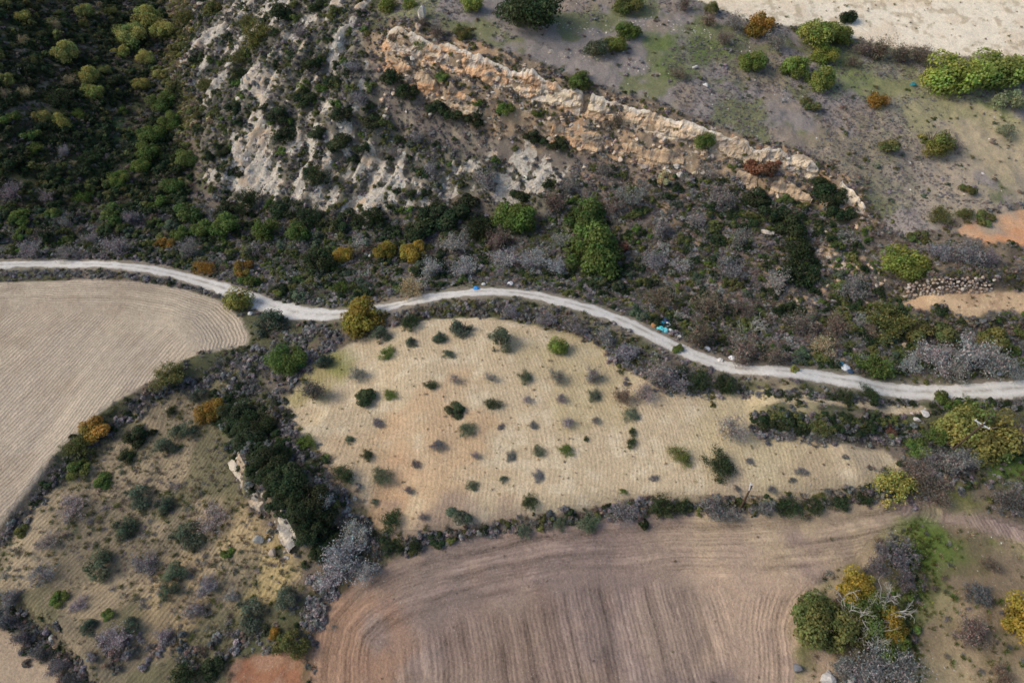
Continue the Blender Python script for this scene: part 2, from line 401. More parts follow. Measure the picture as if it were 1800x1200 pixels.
_pw = to_ground(_pp[:, 0], _pp[:, 1]); _ps = px_per_m(_pw)
patch_n = (fbm(GX * .22, GY * .22, 301, 4) - .5) * 1.6
for (px, py, r, c, s), w, k in zip(PATCH, _pw, _ps):
    rr = r / k
    sl = grid_box(w[None, :2], rr * 2)
    d = np.hypot(GX[sl] - w[0], (GY[sl] - w[1]) * .85) / rr + patch_n[sl]
    m = (1 - sstep(.45, 1.05, d))[..., None] * s
    SOIL[sl] = SOIL[sl] * (1 - m) + lin(*c) * m
paint((1 - sstep(1.4, 3.2, RD + n_edge * .6)) * .8, lin(150, 140, 124))

# furrow coordinate: metres across the direction of tillage; headlands follow the field edge
def far_signed(L):
    out = np.full((NY, NX), -1.0); sl = grid_box(L, 1)
    x, y = GX[sl], GY[sl]; d, _, _, _ = seg_dist(x, y, L, True)
    out[sl] = np.where(inside(x, y, L), d, -1)
    return out
SD_far = {k: far_signed(Z[k]) for k in ('left_field', 'orchard', 'ploughed', 'grove')}
def line_dist(px):
    d = densify(px, 15); L = smooth_line(to_ground(d[:, 0], d[:, 1])[:, :2], 1)
    return seg_dist(GX, GY, L)[0]
HEAD = {'left_field': line_dist([(-200,494),(0,499),(150,494),(240,497),(330,512),(390,530),(425,560),(440,590),(434,606)]),
        'ploughed': line_dist([(548,1300),(545,1150),(562,1080),(625,1020),(692,985),(760,965),(850,943),(950,925),(1050,915),(1150,905),(1300,905),(1400,900),(1480,890),(1560,874)]),
        'right': line_dist([(1600,925),(1545,942),(1500,985),(1440,1020),(1400,1060),(1388,1110),(1400,1170),(1392,1300)])}
FUR = np.zeros((NY, NX)); FAMP = np.zeros((NY, NX))
nH = (fbm(GX * .1, GY * .1, 411, 3) - .5) * 5
for k, ang, head, amp in (('left_field', -30, 8, 1.35), ('orchard', 3, 0, .5), ('ploughed', 8, 9, .8), ('grove', -28, 0, .9)):
    m_ = SD_far[k] > .3; a_ = math.radians(ang)
    u = GX * math.cos(a_) + GY * math.sin(a_) + (fbm(GX * .02, GY * .02, 431, 2) - .5) * 14; amp_ = np.full((NY, NX), amp)
    if k == 'orchard': u = u + .0035 * (GY - 75) ** 2
    if k in HEAD:
        hd = HEAD[k] + nH
        if k == 'ploughed': 
            rt = HEAD['right'] + nH
            u = np.where(rt < 7, HEAD['right'], u); amp_ *= .25 + .75 * sstep(.3, 2, np.abs(rt - 7))
        u = np.where(hd < head, HEAD[k], u); amp_ *= .1 + .9 * sstep(.4, 2.2, np.abs(hd - head))
    FUR = np.where(m_, u, FUR); FAMP = np.where(m_, amp_, FAMP)
FUR += (fbm(GX * .12, GY * .12, 401, 3) - .5) * 1.2
TILL = np.where(M['ploughed'] > .5, 1.0, 0.0)

# ------------------------------------------------------------------ materials
def mat(name):
    m = bpy.data.materials.new(name); m.use_nodes = True
    nt = m.node_tree; nt.nodes.clear()
    out = nt.nodes.new('ShaderNodeOutputMaterial'); b = nt.nodes.new('ShaderNodeBsdfPrincipled')
    b.inputs['Roughness'].default_value = .9
    b.inputs['Specular IOR Level'].default_value = .15
    nt.links.new(b.outputs[0], out.inputs[0])
    return m, nt, b
def N(nt, t, **k):
    n = nt.nodes.new(t)
    for a, v in k.items(): setattr(n, a, v)
    return n
def math_n(nt, op, a, b=None, c=None, clamp=False):
    n = N(nt, 'ShaderNodeMath', operation=op, use_clamp=clamp)
    for i, v in enumerate((a, b, c)):
        if v is None: continue
        if isinstance(v, (int, float)): n.inputs[i].default_value = v
        else: nt.links.new(v, n.inputs[i])
    return n.outputs[0]
def mixc(nt, mode, f, a, b):
    n = N(nt, 'ShaderNodeMix', data_type='RGBA', blend_type=mode)
    for i, v in ((0, f), (6, a), (7, b)):
        if isinstance(v, (int, float)): n.inputs[i].default_value = v
        elif isinstance(v, (tuple, list)): n.inputs[i].default_value = (*v[:3], 1)
        else: nt.links.new(v, n.inputs[i])
    return n.outputs[2]
def noise_n(nt, scale, detail=4, rough=.6, vec=None):
    n = N(nt, 'ShaderNodeTexNoise'); n.inputs['Scale'].default_value = scale; n.inputs['Detail'].default_value = detail; n.inputs['Roughness'].default_value = rough
    if vec is not None: nt.links.new(vec, n.inputs['Vector'])
    return n.outputs[0]
def ramp(nt, f, a, b):
    n = N(nt, 'ShaderNodeMapRange'); n.inputs[1].default_value = a; n.inputs[2].default_value = b
    nt.links.new(f, n.inputs[0]); return n.outputs[0]

def make_ground():
    m, nt, b = mat('ground_soil')
    geo = N(nt, 'ShaderNodeNewGeometry'); pos = geo.outputs['Position']
    col = N(nt, 'ShaderNodeAttribute', attribute_name='soil').outputs[0]
    fur = N(nt, 'ShaderNodeAttribute', attribute_name='furrow').outputs[2]
    amp = N(nt, 'ShaderNodeAttribute', attribute_name='tilled').outputs[2]
    plo = N(nt, 'ShaderNodeAttribute', attribute_name='ploughed').outputs[2]
    n1 = noise_n(nt, .9, 5, .65, pos); n2 = noise_n(nt, 3.2, 4, .7, pos); n3 = noise_n(nt, .22, 4, .6, pos); n4 = noise_n(nt, .45, 3, .6, pos); n5 = noise_n(nt, 6.5, 3, .7, pos)
    # furrows of fine and broad spacing
    wob = math_n(nt, 'ADD', fur, math_n(nt, 'MULTIPLY', n1, .35))
    s1 = math_n(nt, 'SINE', math_n(nt, 'MULTIPLY', wob, 2 * math.pi / .62))
    s2 = math_n(nt, 'SINE', math_n(nt, 'MULTIPLY', wob, 2 * math.pi / 2.6))
    comb = N(nt, 'ShaderNodeCombineXYZ'); nt.links.new(wob, comb.inputs[0]); nt.links.new(math_n(nt, 'MULTIPLY', noise_n(nt, .04, 1, .5, pos), 5.0), comb.inputs[1])
    streak = noise_n(nt, .6, 5, .75, comb.outputs[0])
    v = math_n(nt, 'ADD', math_n(nt, 'MULTIPLY', s1, .15), math_n(nt, 'MULTIPLY', s2, .04))
    v = math_n(nt, 'MULTIPLY', math_n(nt, 'MULTIPLY', v, math_n(nt, 'MULTIPLY', amp, math_n(nt, 'SUBTRACT', 1.0, math_n(nt, 'MULTIPLY', plo, .6)))), ramp(nt, n4, .40, .62))
    st = math_n(nt, 'MULTIPLY', math_n(nt, 'MULTIPLY', math_n(nt, 'SUBTRACT', ramp(nt, streak, .33, .67), .55), math_n(nt, 'ADD', ramp(nt, n4, .3, .6), .25)), math_n(nt, 'MULTIPLY', amp, math_n(nt, 'ADD', math_n(nt, 'MULTIPLY', plo, 1.0), .16)))
    k = math_n(nt, 'ADD', math_n(nt, 'ADD', v, st), 1.0)
    g = math_n(nt, 'ADD', math_n(nt, 'MULTIPLY', math_n(nt, 'SUBTRACT', n1, .5), .55), math_n(nt, 'MULTIPLY', math_n(nt, 'SUBTRACT', n2, .5), 1.1))
    k = math_n(nt, 'ADD', math_n(nt, 'ADD', k, g), math_n(nt, 'MULTIPLY', math_n(nt, 'SUBTRACT', n5, .5), .8))
    kc = N(nt, 'ShaderNodeCombineXYZ')
    for i in range(3): nt.links.new(k, kc.inputs[i])
    c = mixc(nt, 'MULTIPLY', 1.0, col, kc.outputs[0])
    # limestone breaking through with hard ragged edges
    rk = N(nt, 'ShaderNodeAttribute', attribute_name='rockiness').outputs[2]
    nr = noise_n(nt, .55, 6, .72, pos); nr2 = noise_n(nt, 1.7, 5, .75, pos)
    e = math_n(nt, 'ADD', rk, math_n(nt, 'ADD', math_n(nt, 'MULTIPLY', math_n(nt, 'SUBTRACT', nr, .5), 1.5), math_n(nt, 'MULTIPLY', math_n(nt, 'SUBTRACT', nr2, .5), 1.1)))
    e = math_n(nt, 'MULTIPLY', ramp(nt, e, .50, .60), math_n(nt, 'GREATER_THAN', rk, .02))
    rc = mixc(nt, 'MIX', ramp(nt, nr2, .35, .62), tuple(lin(140, 131, 119)), tuple(lin(206, 197, 181)))
    rc = mixc(nt, 'MIX', math_n(nt, 'MULTIPLY', ramp(nt, n3, .5, .65), .6), rc, tuple(lin(190, 160, 126)))
    c = mixc(nt, 'MIX', e, c, rc)
    # pale pebbles
    vo = N(nt, 'ShaderNodeTexVoronoi'); vo.inputs['Scale'].default_value = 1.9; nt.links.new(pos, vo.inputs['Vector'])
    peb = math_n(nt, 'MULTIPLY', math_n(nt, 'LESS_THAN', vo.outputs['Distance'], .10), math_n(nt, 'GREATER_THAN', n3, .52))
    c = mixc(nt, 'MIX', math_n(nt, 'MULTIPLY', peb, .7), c, (.52, .48, .41))
    nt.links.new(c, b.inputs['Base Color'])
    hgt = math_n(nt, 'ADD', math_n(nt, 'MULTIPLY', math_n(nt, 'MULTIPLY', s1, amp), .045), math_n(nt, 'MULTIPLY', n2, .28))
    hgt = math_n(nt, 'ADD', hgt, math_n(nt, 'MULTIPLY', n1, .35))
    bp = N(nt, 'ShaderNodeBump'); bp.inputs['Strength'].default_value = .8; bp.inputs['Distance'].default_value = .6
    nt.links.new(hgt, bp.inputs['Height']); nt.links.new(bp.outputs[0], b.inputs['Normal'])
    return m
GROUND = make_ground()

def make_road_mat():
    m, nt, b = mat('pale_dirt_track')
    geo = N(nt, 'ShaderNodeNewGeometry'); pos = geo.outputs['Position']
    ac = N(nt, 'ShaderNodeAttribute', attribute_name='across').outputs[2]
    n1 = noise_n(nt, .35, 5, .65, pos); n2 = noise_n(nt, 2.5, 4, .7, pos)
    c = mixc(nt, 'MIX', ramp(nt, n1, .35, .65), tuple(lin(220, 216, 208)), tuple(lin(198, 192, 182)))
    # wheel tracks worn paler, crown a little darker with loose stone
    rut = math_n(nt, 'ABSOLUTE', math_n(nt, 'SUBTRACT', math_n(nt, 'ABSOLUTE', ac), .42))
    c = mixc(nt, 'MIX', math_n(nt, 'MULTIPLY', ramp(nt, rut, .20, .0), .6), c, tuple(lin(226, 220, 208)))
    c = mixc(nt, 'MIX', math_n(nt, 'MULTIPLY', ramp(nt, math_n(nt, 'ADD', math_n(nt, 'ABSOLUTE', ac), math_n(nt, 'MULTIPLY', n2, .5)), .95, 1.25), .8), c, tuple(lin(140, 128, 108)))
    c = mixc(nt, 'MIX', math_n(nt, 'MULTIPLY', ramp(nt, n2, .5, .75), .4), c, tuple(lin(158, 148, 134)))
    mid = math_n(nt, 'MULTIPLY', ramp(nt, math_n(nt, 'ABSOLUTE', ac), .20, .04), ramp(nt, n1, .42, .58))
    c = mixc(nt, 'MIX', math_n(nt, 'MULTIPLY', mid, .55), c, tuple(lin(138, 128, 108)))
    nt.links.new(c, b.inputs['Base Color'])
    bp = N(nt, 'ShaderNodeBump'); bp.inputs['Strength'].default_value = .5; bp.inputs['Distance'].default_value = .3
    nt.links.new(n2, bp.inputs['Height']); nt.links.new(bp.outputs[0], b.inputs['Normal'])
    return m
ROADM = make_road_mat()

def make_leaf(name, source):
    m, nt, b = mat(name)
    if source == 'object':
        oc = N(nt, 'ShaderNodeObjectInfo').outputs['Color']
    else:
        oc = N(nt, 'ShaderNodeAttribute', attribute_name='hue', attribute_type='INSTANCER').outputs[0]
    t = N(nt, 'ShaderNodeAttribute', attribute_name='tint').outputs[0]
    sp = N(nt, 'ShaderNodeSeparateColor'); nt.links.new(t, sp.inputs[0])
    k = math_n(nt, 'ADD', math_n(nt, 'MULTIPLY', sp.outputs[0], 1.45), .36)
    kc = N(nt, 'ShaderNodeCombineXYZ')
    nt.links.new(math_n(nt, 'MULTIPLY', k, math_n(nt, 'ADD', math_n(nt, 'MULTIPLY', sp.outputs[1], .75), .62)), kc.inputs[0])
    nt.links.new(k, kc.inputs[1]); nt.links.new(math_n(nt, 'MULTIPLY', k, .95), kc.inputs[2])
    c = mixc(nt, 'MULTIPLY', 1.0, oc, kc.outputs[0])
    nt.links.new(c, b.inputs['Base Color'])
    b.inputs['Roughness'].default_value = .65
    tr = N(nt, 'ShaderNodeBsdfTranslucent'); nt.links.new(c, tr.inputs[0])
    mx = N(nt, 'ShaderNodeMixShader'); mx.inputs[0].default_value = .32
    out = [n for n in nt.nodes if n.type == 'OUTPUT_MATERIAL'][0]
    nt.links.new(b.outputs[0], mx.inputs[1]); nt.links.new(tr.outputs[0], mx.inputs[2]); nt.links.new(mx.outputs[0], out.inputs[0])
    return m
LEAF_O = make_leaf('foliage', 'object'); LEAF_I = make_leaf('scrub_foliage', 'inst')

def make_plain(name, c1, c2, scale=2.0, bump=.3, rough=.9, source=None):
    m, nt, b = mat(name)
    tc = N(nt, 'ShaderNodeNewGeometry').outputs['Position']
    n1 = noise_n(nt, scale, 5, .65, tc)
    if source == 'object':
        oc = N(nt, 'ShaderNodeObjectInfo').outputs['Color']
        c = mixc(nt, 'MULTIPLY', 1.0, oc, mixc(nt, 'MIX', ramp(nt, n1, .3, .7), c1, c2))
    elif source == 'inst':
        oc = N(nt, 'ShaderNodeAttribute', attribute_name='hue', attribute_type='INSTANCER').outputs[0]
        c = mixc(nt, 'MULTIPLY', 1.0, oc, mixc(nt, 'MIX', ramp(nt, n1, .3, .7), c1, c2))
    else:
        c = mixc(nt, 'MIX', ramp(nt, n1, .3, .7), c1, c2)
    nt.links.new(c, b.inputs['Base Color']); b.inputs['Roughness'].default_value = rough
    bp = N(nt, 'ShaderNodeBump'); bp.inputs['Strength'].default_value = bump; bp.inputs['Distance'].default_value = .2
    nt.links.new(n1, bp.inputs['Height']); nt.links.new(bp.outputs[0], b.inputs['Normal'])
    return m
BARK = make_plain('bark', (.10, .075, .055), (.19, .155, .12), 3.0, .5)
DEADWOOD = make_plain('dead_wood', (.36, .34, .31), (.52, .49, .45), 3.0, .4)
STONE_I = make_plain('loose_stone', (.75, .75, .75), (1.1, 1.1, 1.1), 2.5, .6, source='inst')
STONE_O = make_plain('pale_limestone', (.62, .62, .62), (1.1, 1.1, 1.1), 1.2, .8, source='object')
POLEM = make_plain('creosoted_wood', (.05, .035, .025), (.12, .08, .055), 4.0, .4)
METAL = make_plain('galvanised_steel', (.5, .51, .53), (.68, .69, .7), 3.0, .1, .45)
PORC = make_plain('porcelain', (.55, .55, .52), (.7, .7, .68), 5.0, .05, .25)
PLASTIC = make_plain('rubbish_plastic', (.8, .8, .8), (1.1, 1.1, 1.1), 6.0, .3, .4, source='object')

def make_cliff_mat():
    m, nt, b = mat('cliff_rock')
    pos = N(nt, 'ShaderNodeNewGeometry').outputs['Position']
    col = N(nt, 'ShaderNodeAttribute', attribute_name='soil').outputs[0]
    n1 = noise_n(nt, .8, 6, .7, pos); n2 = noise_n(nt, 3.0, 4, .7, pos)
    k = math_n(nt, 'ADD', math_n(nt, 'ADD', math_n(nt, 'MULTIPLY', math_n(nt, 'SUBTRACT', n1, .5), .9), math_n(nt, 'MULTIPLY', math_n(nt, 'SUBTRACT', n2, .5), .7)), 1.0)
    kc = N(nt, 'ShaderNodeCombineXYZ')
    for i in range(3): nt.links.new(k, kc.inputs[i])
    nt.links.new(mixc(nt, 'MULTIPLY', 1.0, col, kc.outputs[0]), b.inputs['Base Color'])
    bp = N(nt, 'ShaderNodeBump'); bp.inputs['Strength'].default_value = .9; bp.inputs['Distance'].default_value = .6
    nt.links.new(math_n(nt, 'ADD', n1, math_n(nt, 'MULTIPLY', n2, .4)), bp.inputs['Height']); nt.links.new(bp.outputs[0], b.inputs['Normal'])
    return m
CLIFFM = make_cliff_mat()

# ------------------------------------------------------------------ mesh helpers
def link(o, parent=None):
    COL.objects.link(o)
    if parent is not None: o.parent = parent
    return o
def fast_mesh(name, V, F, material=None, smooth=False):
    """V (n,3), F (m,3|4)"""
    V = np.asarray(V, np.float32); F = np.asarray(F, np.int32)
    me = bpy.data.meshes.new(name)
    me.vertices.add(len(V)); me.vertices.foreach_set('co', V.ravel())
    k = F.shape[1]
    me.loops.add(F.size); me.loops.foreach_set('vertex_index', F.ravel())
    me.polygons.add(len(F)); me.polygons.foreach_set('loop_start', np.arange(0, F.size, k, dtype=np.int32))
    me.polygons.foreach_set('use_smooth', np.full(len(F), smooth))
    me.update(calc_edges=True)
    if material: me.materials.append(material)
    return me
def tag(o, label=None, cat=None, group=None, kind=None):
    for k, v in (('label', label), ('category', cat), ('group', group), ('kind', kind)):
        if v: o[k] = v
    return o
def vcol(me, name, arr):
    a = me.attributes.new(name, 'FLOAT_COLOR', 'POINT')
    d = np.ones((len(arr), 4), np.float32); d[:, :3] = arr; a.data.foreach_set('color', d.ravel())
def vflt(me, name, arr):
    a = me.attributes.new(name, 'FLOAT', 'POINT'); a.data.foreach_set('value', np.asarray(arr, np.float32).ravel())

# ------------------------------------------------------------------ the ground, cut into its fields and slopes
visible = np.abs(GX) < .75 * (CP * GY + 64) + 45
vf = visible[:-1, :-1] & visible[1:, 1:] & visible[:-1, 1:] & visible[1:, :-1]
idx = np.arange(NX * NY).reshape(NY, NX)
quads = np.stack([idx[:-1, :-1], idx[:-1, 1:], idx[1:, 1:], idx[1:, :-1]], -1)
ZONES = [('hillside', None, 'rough scrubby valley ground and slopes'), ('rocky_hillside', 'spur', 'steep pale limestone spur rising above the valley'), ('gully_hillside', 'hill_left', 'dark wooded slope of the gully at upper left'),
         ('plateau_ground', 'plateau', 'stony scrub plateau above the orange escarpment'), ('left_field', 'left_field', 'bare tan tilled field beside the track at left'), ('orchard_ground', 'orchard', 'tan stony soil of the young orchard below the track'),
         ('ploughed_field', 'ploughed', 'mauve brown ploughed field at the bottom'), ('grove_ground', 'grove', 'weedy tan ground of the olive grove at lower left'), ('corner_field', 'corner_field', 'tan field in the bottom left corner'),
         ('bare_soil', 'red_soil', 'reddish bare soil at the bottom edge'), ('stubble_field', 'stubble', 'pale sunlit stubble field at the top right corner'), ('orange_soil', 'orange_soil', 'orange bare soil plot at the right edge'),
         ('terrace_ground', 'terrace', 'tan terrace below the dry stone wall'), ('rough_grass', 'right_rough', 'grassy rough ground at the lower right')]
zid = np.zeros((NY, NX), int)
for i, (nm, k, lb) in enumerate(ZONES):
    if k: zid = np.where(M[k] > .5, i, zid)
fz = zid[:-1, :-1]
flatV = np.stack([GX, GY, H], -1).reshape(-1, 3)
flatS = SOIL.reshape(-1, 3); flatF = FUR.ravel(); flatA = FAMP.ravel(); flatT = TILL.ravel()
for i, (nm, k, lb) in enumerate(ZONES):
    f = quads[vf & (fz == i)]
    if not len(f): continue
    u, inv = np.unique(f.ravel(), return_inverse=True)
    me = fast_mesh(nm, flatV[u], inv.reshape(-1, 4), GROUND, True)
    vcol(me, 'soil', flatS[u]); vflt(me, 'furrow', flatF[u]); vflt(me, 'tilled', flatA[u]); vflt(me, 'ploughed', flatT[u]); vflt(me, 'rockiness', rockm.ravel()[u])
    o = link(bpy.data.objects.new(nm, me)); tag(o, lb, None, None, 'structure')
# land beyond the surveyed strip, coarse, on to the horizon
def outer_ground():
    c = np.concatenate([-np.geomspace(3000, 220, 16), np.arange(-210, 211, 10), np.geomspace(220, 3000, 16)])
    r = np.concatenate([-np.geomspace(2000, 20, 12), np.arange(-10, 311, 10), np.geomspace(320, 4000, 18)])
    X, Y = np.meshgrid(c, r)
    xe = np.clip(X, GX0 + 1, GX1 - 1); ye = np.clip(Y, GY0 + 1, GY1 - 1)
    z = bil(blur(H, 20), GX0, GY0, GS, xe, ye) - .6
    far = np.hypot(X - xe, Y - ye); z = z + (fbm(X * .004, Y * .004, 9, 3) - .5) * np.minimum(far * .1, 40)
    inner = (np.abs(X) < .75 * (CP * Y + 64) + 28) & (Y > 20) & (Y < 288)
    z = np.where(inner, z - 3, z)
    id2 = np.arange(X.size).reshape(X.shape)
    q = np.stack([id2[:-1, :-1], id2[:-1, 1:], id2[1:, 1:], id2[1:, :-1]], -1)
    keep = ~(inner[:-1, :-1] & inner[1:, 1:] & inner[:-1, 1:] & inner[1:, :-1])
    q = q[keep].reshape(-1, 4)
    V = np.stack([X, Y, z], -1).reshape(-1, 3)
    u, inv = np.unique(q.ravel(), return_inverse=True)
    me = fast_mesh('ground', V[u], inv.reshape(-1, 4), GROUND, True)
    vcol(me, 'soil', np.tile(lin(100, 96, 72), (len(u), 1)))
    o = link(bpy.data.objects.new('ground', me)); tag(o, 'scrubby land all around the valley', None, None, 'structure')
outer_ground()

# ------------------------------------------------------------------ dirt track
def build_road():
    L = ROAD
    seg = np.r_[0, np.cumsum(np.hypot(*np.diff(L[:, :2], axis=0).T))]
    s = np.arange(0, seg[-1], .6)
    x = np.interp(s, seg, L[:, 0]); y = np.interp(s, seg, L[:, 1]); w = np.interp(s, seg, L[:, 2])
    dx = np.gradient(x); dy = np.gradient(y); l = np.hypot(dx, dy); nx_, ny_ = -dy / l, dx / l
    K = 9
    V = []; A = []
    for k in range(K):
        f = -1 + 2 * k / (K - 1)
        jit = (fbm(s * .45, np.full_like(s, 3.0 if f < 0 else 8.0), 61, 4, .7) - .5) * 2.0 * abs(f) ** 3
        off = w / 2 * f + jit
        X, Y = x + nx_ * off, y + ny_ * off
        Zz = h_at(X, Y) + .06 - .13 * (abs(f) > .99) + .02 * math.cos(f * 7.5)
        V.append(np.stack([X, Y, Zz], -1)); A.append(np.full_like(s, f))
    V = np.stack(V, 1); n = len(s)
    id2 = np.arange(n * K).reshape(n, K)
    q = np.stack([id2[:-1, :-1], id2[1:, :-1], id2[1:, 1:], id2[:-1, 1:]], -1).reshape(-1, 4)
    me = fast_mesh('dirt_track', V.reshape(-1, 3), q[:, ::-1], ROADM, True); vflt(me, 'across', np.stack(A, 1))
    tag(link(bpy.data.objects.new('dirt_track', me)), 'pale dirt track winding across the middle', None, None, 'structure')
build_road()

# ------------------------------------------------------------------ rock faces along the steps
def rock_face(name, L, palette, seed, foot=-.6, back=2.2, bulge=.75, label=None, kind='structure', cat=None, trim=2.0, extra=.25, gaps=(.28, .36)):
    seg = np.r_[0, np.cumsum(np.hypot(*np.diff(L, axis=0).T))]
    s = np.arange(trim, seg[-1] - trim, .28)
    x = np.interp(s, seg, L[:, 0]); y = np.interp(s, seg, L[:, 1])
    ker = np.ones(9) / 9
    xs = np.convolve(np.pad(x, 4, mode='edge'), ker, 'valid'); ys = np.convolve(np.pad(y, 4, mode='edge'), ker, 'valid')
    dx = np.gradient(xs); dy = np.gradient(ys); l = np.hypot(dx, dy) + 1e-9; nx_, ny_ = -dy / l, dx / l
    fx, fy = xs + nx_ * foot, ys + ny_ * foot
    bx_, by_ = xs + nx_ * back, ys + ny_ * back
    zb = h_at(fx, fy) - .4; zt = zb + np.maximum((h_at(bx_, by_) + extra - zb) * (.78 + .5 * fbm(s * .35, s * 0 + 2.0, seed + 21, 3)) + (ridged(s * .9, s * 0 + 4.0, seed + 22, 2) - .6) * .6, .5)
    gap = sstep(gaps[0], gaps[1], fbm(s * .13, s * 0 + 6.0, seed + 23, 3)); zt = zb + (zt - zb) * (.15 + .85 * gap)
    K = 16
    V = []; C = []
    pal = [lin(*c) for c in palette]
    for k in range(K + 4):
        if k <= K:
            f = k / K
            z = zb + (zt - zb) * f
            off = foot + (back * .55 - foot) * f ** 1.5
            str_ = (vnoise(s * .06, z * 1.5, seed + 5) - .5) * .9 * bulge              # strata
            cell = np.floor(s * .55 + 2 * vnoise(z * .8, s * .1, seed + 31)); lay = np.floor(z * 1.1 + vnoise(s * .2, z * 0, seed + 32))
            blk = (_hash(cell, lay, seed) - .5) * 1.1 * bulge + (ridged(s * .35, z * .5, seed, 3) - .55) * 1.1 * bulge + (fbm(s * 1.4, z * 1.4, seed + 3, 2) - .5) * .6 * bulge
            off = off - (str_ + blk) * math.sin(math.pi * min(1, f * .9 + .1))
        else:
            f = 1.0; j = k - K
            off = back * .55 + j * .45 + np.zeros_like(s)
            z = zt - .05 - .28 * j
        X, Y = xs + nx_ * off, ys + ny_ * off
        V.append(np.stack([X, Y, z], -1))
        a = fbm(s * .09, z * .5, seed + 11, 3); b_ = fbm(s * .5, z * .9, seed + 12, 3)
        c = pal[0][None] * np.ones((len(s), 1))
        m1 = (sstep(.42, .56, a) * (1 - .85 * sstep(.3, .75, s / s[-1])))[:, None]; c = c * (1 - m1) + pal[1] * m1
        m2 = sstep(.54, .64, b_)[:, None]; c = c * (1 - m2) + pal[2] * m2
        st_ = sstep(.60, .72, vnoise(s * .05 + 3, z * 2.2, seed + 41))[:, None] * .45; c = c * (1 - st_)+ lin(120, 98, 80) * st_
        if len(pal) > 3:
            m3 = (sstep(.78, .98, f) * sstep(.35, .5, fbm(s * .25, z, seed + 14, 2)))[:, None] if k > K * .6 else 0
            c = c * (1 - m3) + pal[3] * m3
        C.append(c)
    V = np.stack(V, 1); C = np.stack(C, 1); n = len(s); KK = K + 4
    id2 = np.arange(n * KK).reshape(n, KK)
    q = np.stack([id2[:-1, :-1], id2[1:, :-1], id2[1:, 1:], id2[:-1, 1:]], -1).reshape(-1, 4)
    me = fast_mesh(name, V.reshape(-1, 3), q, CLIFFM, False); vcol(me, 'soil', C.reshape(-1, 3))
    o = link(bpy.data.objects.new(name, me)); tag(o, label, cat, None, kind)
    return o
CL1 = rock_face('cliff', STEPW['upper_cliff'], [(228,208,178), (224,182,142), (206,192,176), (228,216,198)], 71, label='orange and cream limestone escarpment across the upper slope')
CL2 = rock_face('cliff', STEPW['lower_cliff'], [(196,172,142), (214,168,126), (146,134,120)], 83, bulge=.7, gaps=(.44, .54), label='lower broken orange ledge beneath the escarpment')
CL3 = rock_face('cliff', STEPW['ledge'], [(206,194,174), (188,166,140), (164,158,150)], 95, bulge=.7, trim=1.0, label='whitish rock ledge beside the olive grove')

# ------------------------------------------------------------------ plant building blocks
def leaf_cloud(seed, n, lobes, leaf, squash=.8, aspect=1.6, inner=.25, upright=0.0):
    """a crown of many small leaf sprays on uneven lobes; unit radius, base at z=0"""
    r = np.random.default_rng(seed)
    cen = []; rad = []
    for i in range(lobes):
        a = r.uniform(0, 2 * math.pi); rr = math.sqrt(r.uniform(0.02, 1)) * .72; zz = r.uniform(.15, 1.0) * (1 - .45 * rr)
        cen.append((rr * math.cos(a), rr * math.sin(a), zz)); rad.append(r.uniform(.14, .42))
    cen = np.array(cen); rad = np.array(rad)
    w = rad ** 2; pick = r.choice(lobes, n, p=w / w.sum())
    d = r.normal(size=(n, 3)); d /= np.linalg.norm(d, axis=1)[:, None]
    d[:, 2] = np.where(r.random(n) < .6, np.abs(d[:, 2]), d[:, 2])
    rr = np.where(r.random(n) < inner, r.uniform(.2, .9, n), r.uniform(.86, 1.1, n))
    P = cen[pick] + d * (rad[pick] * rr)[:, None]
    P[:, 2] = np.maximum(P[:, 2] * squash * 1.25, .02)
    nrm = d + r.normal(size=(n, 3)) * .45; nrm[:, 2] += .45; nrm /= np.linalg.norm(nrm, axis=1)[:, None]
    t = np.cross(nrm, r.normal(size=(n, 3))); t[:, 2] += upright; t /= np.linalg.norm(t, axis=1)[:, None]
    bt = np.cross(nrm, t)
    sz = leaf * r.uniform(.6, 1.3, n)[:, None]
    a = P - t * sz * .8; c = P + t * sz * .8
    b = P + bt * sz / aspect + nrm * sz * .15; e = P - bt * sz / aspect + nrm * sz * .15
    V = np.stack([a, b, c, e], 1).reshape(-1, 3)
    F = np.arange(n * 4).reshape(n, 4)
    lt = r.random(lobes)
    tint = np.clip(.55 * r.random(n) + .45 * lt[pick], 0, 1); hue = np.clip(.5 * r.random(n) + .5 * r.random(lobes)[pick], 0, 1)
    T = np.repeat(np.stack([tint, hue, r.random(n)], 1), 4, axis=0)
    return V, F, T

def tubes(paths, sides=4):
    """paths: list of (points (k,3), radii (k))"""
    V = []; F = []; base = 0
    for P, R in paths:
        P = np.asarray(P, float); k = len(P)
        d = np.gradient(P, axis=0); d /= np.linalg.norm(d, axis=1)[:, None] + 1e-9
        ref = np.where(np.abs(d[:, 2:3]) > .9, np.array([[1., 0, 0]]), np.array([[0, 0, 1.]]))
        u = np.cross(d, ref); u /= np.linalg.norm(u, axis=1)[:, None] + 1e-9; v = np.cross(d, u)
        an = np.arange(sides) * 2 * math.pi / sides
        ring = P[:, None] + (u[:, None] * np.cos(an)[None, :, None] + v[:, None] * np.sin(an)[None, :, None]) * np.asarray(R)[:, None, None]
        V.append(ring.reshape(-1, 3))
        id2 = base + np.arange(k * sides).reshape(k, sides)
        nx = np.roll(id2, -1, 1)
        F.append(np.stack([id2[:-1], nx[:-1], nx[1:], id2[1:]], -1).reshape(-1, 4))
        base += k * sides
    return np.concatenate(V), np.concatenate(F)

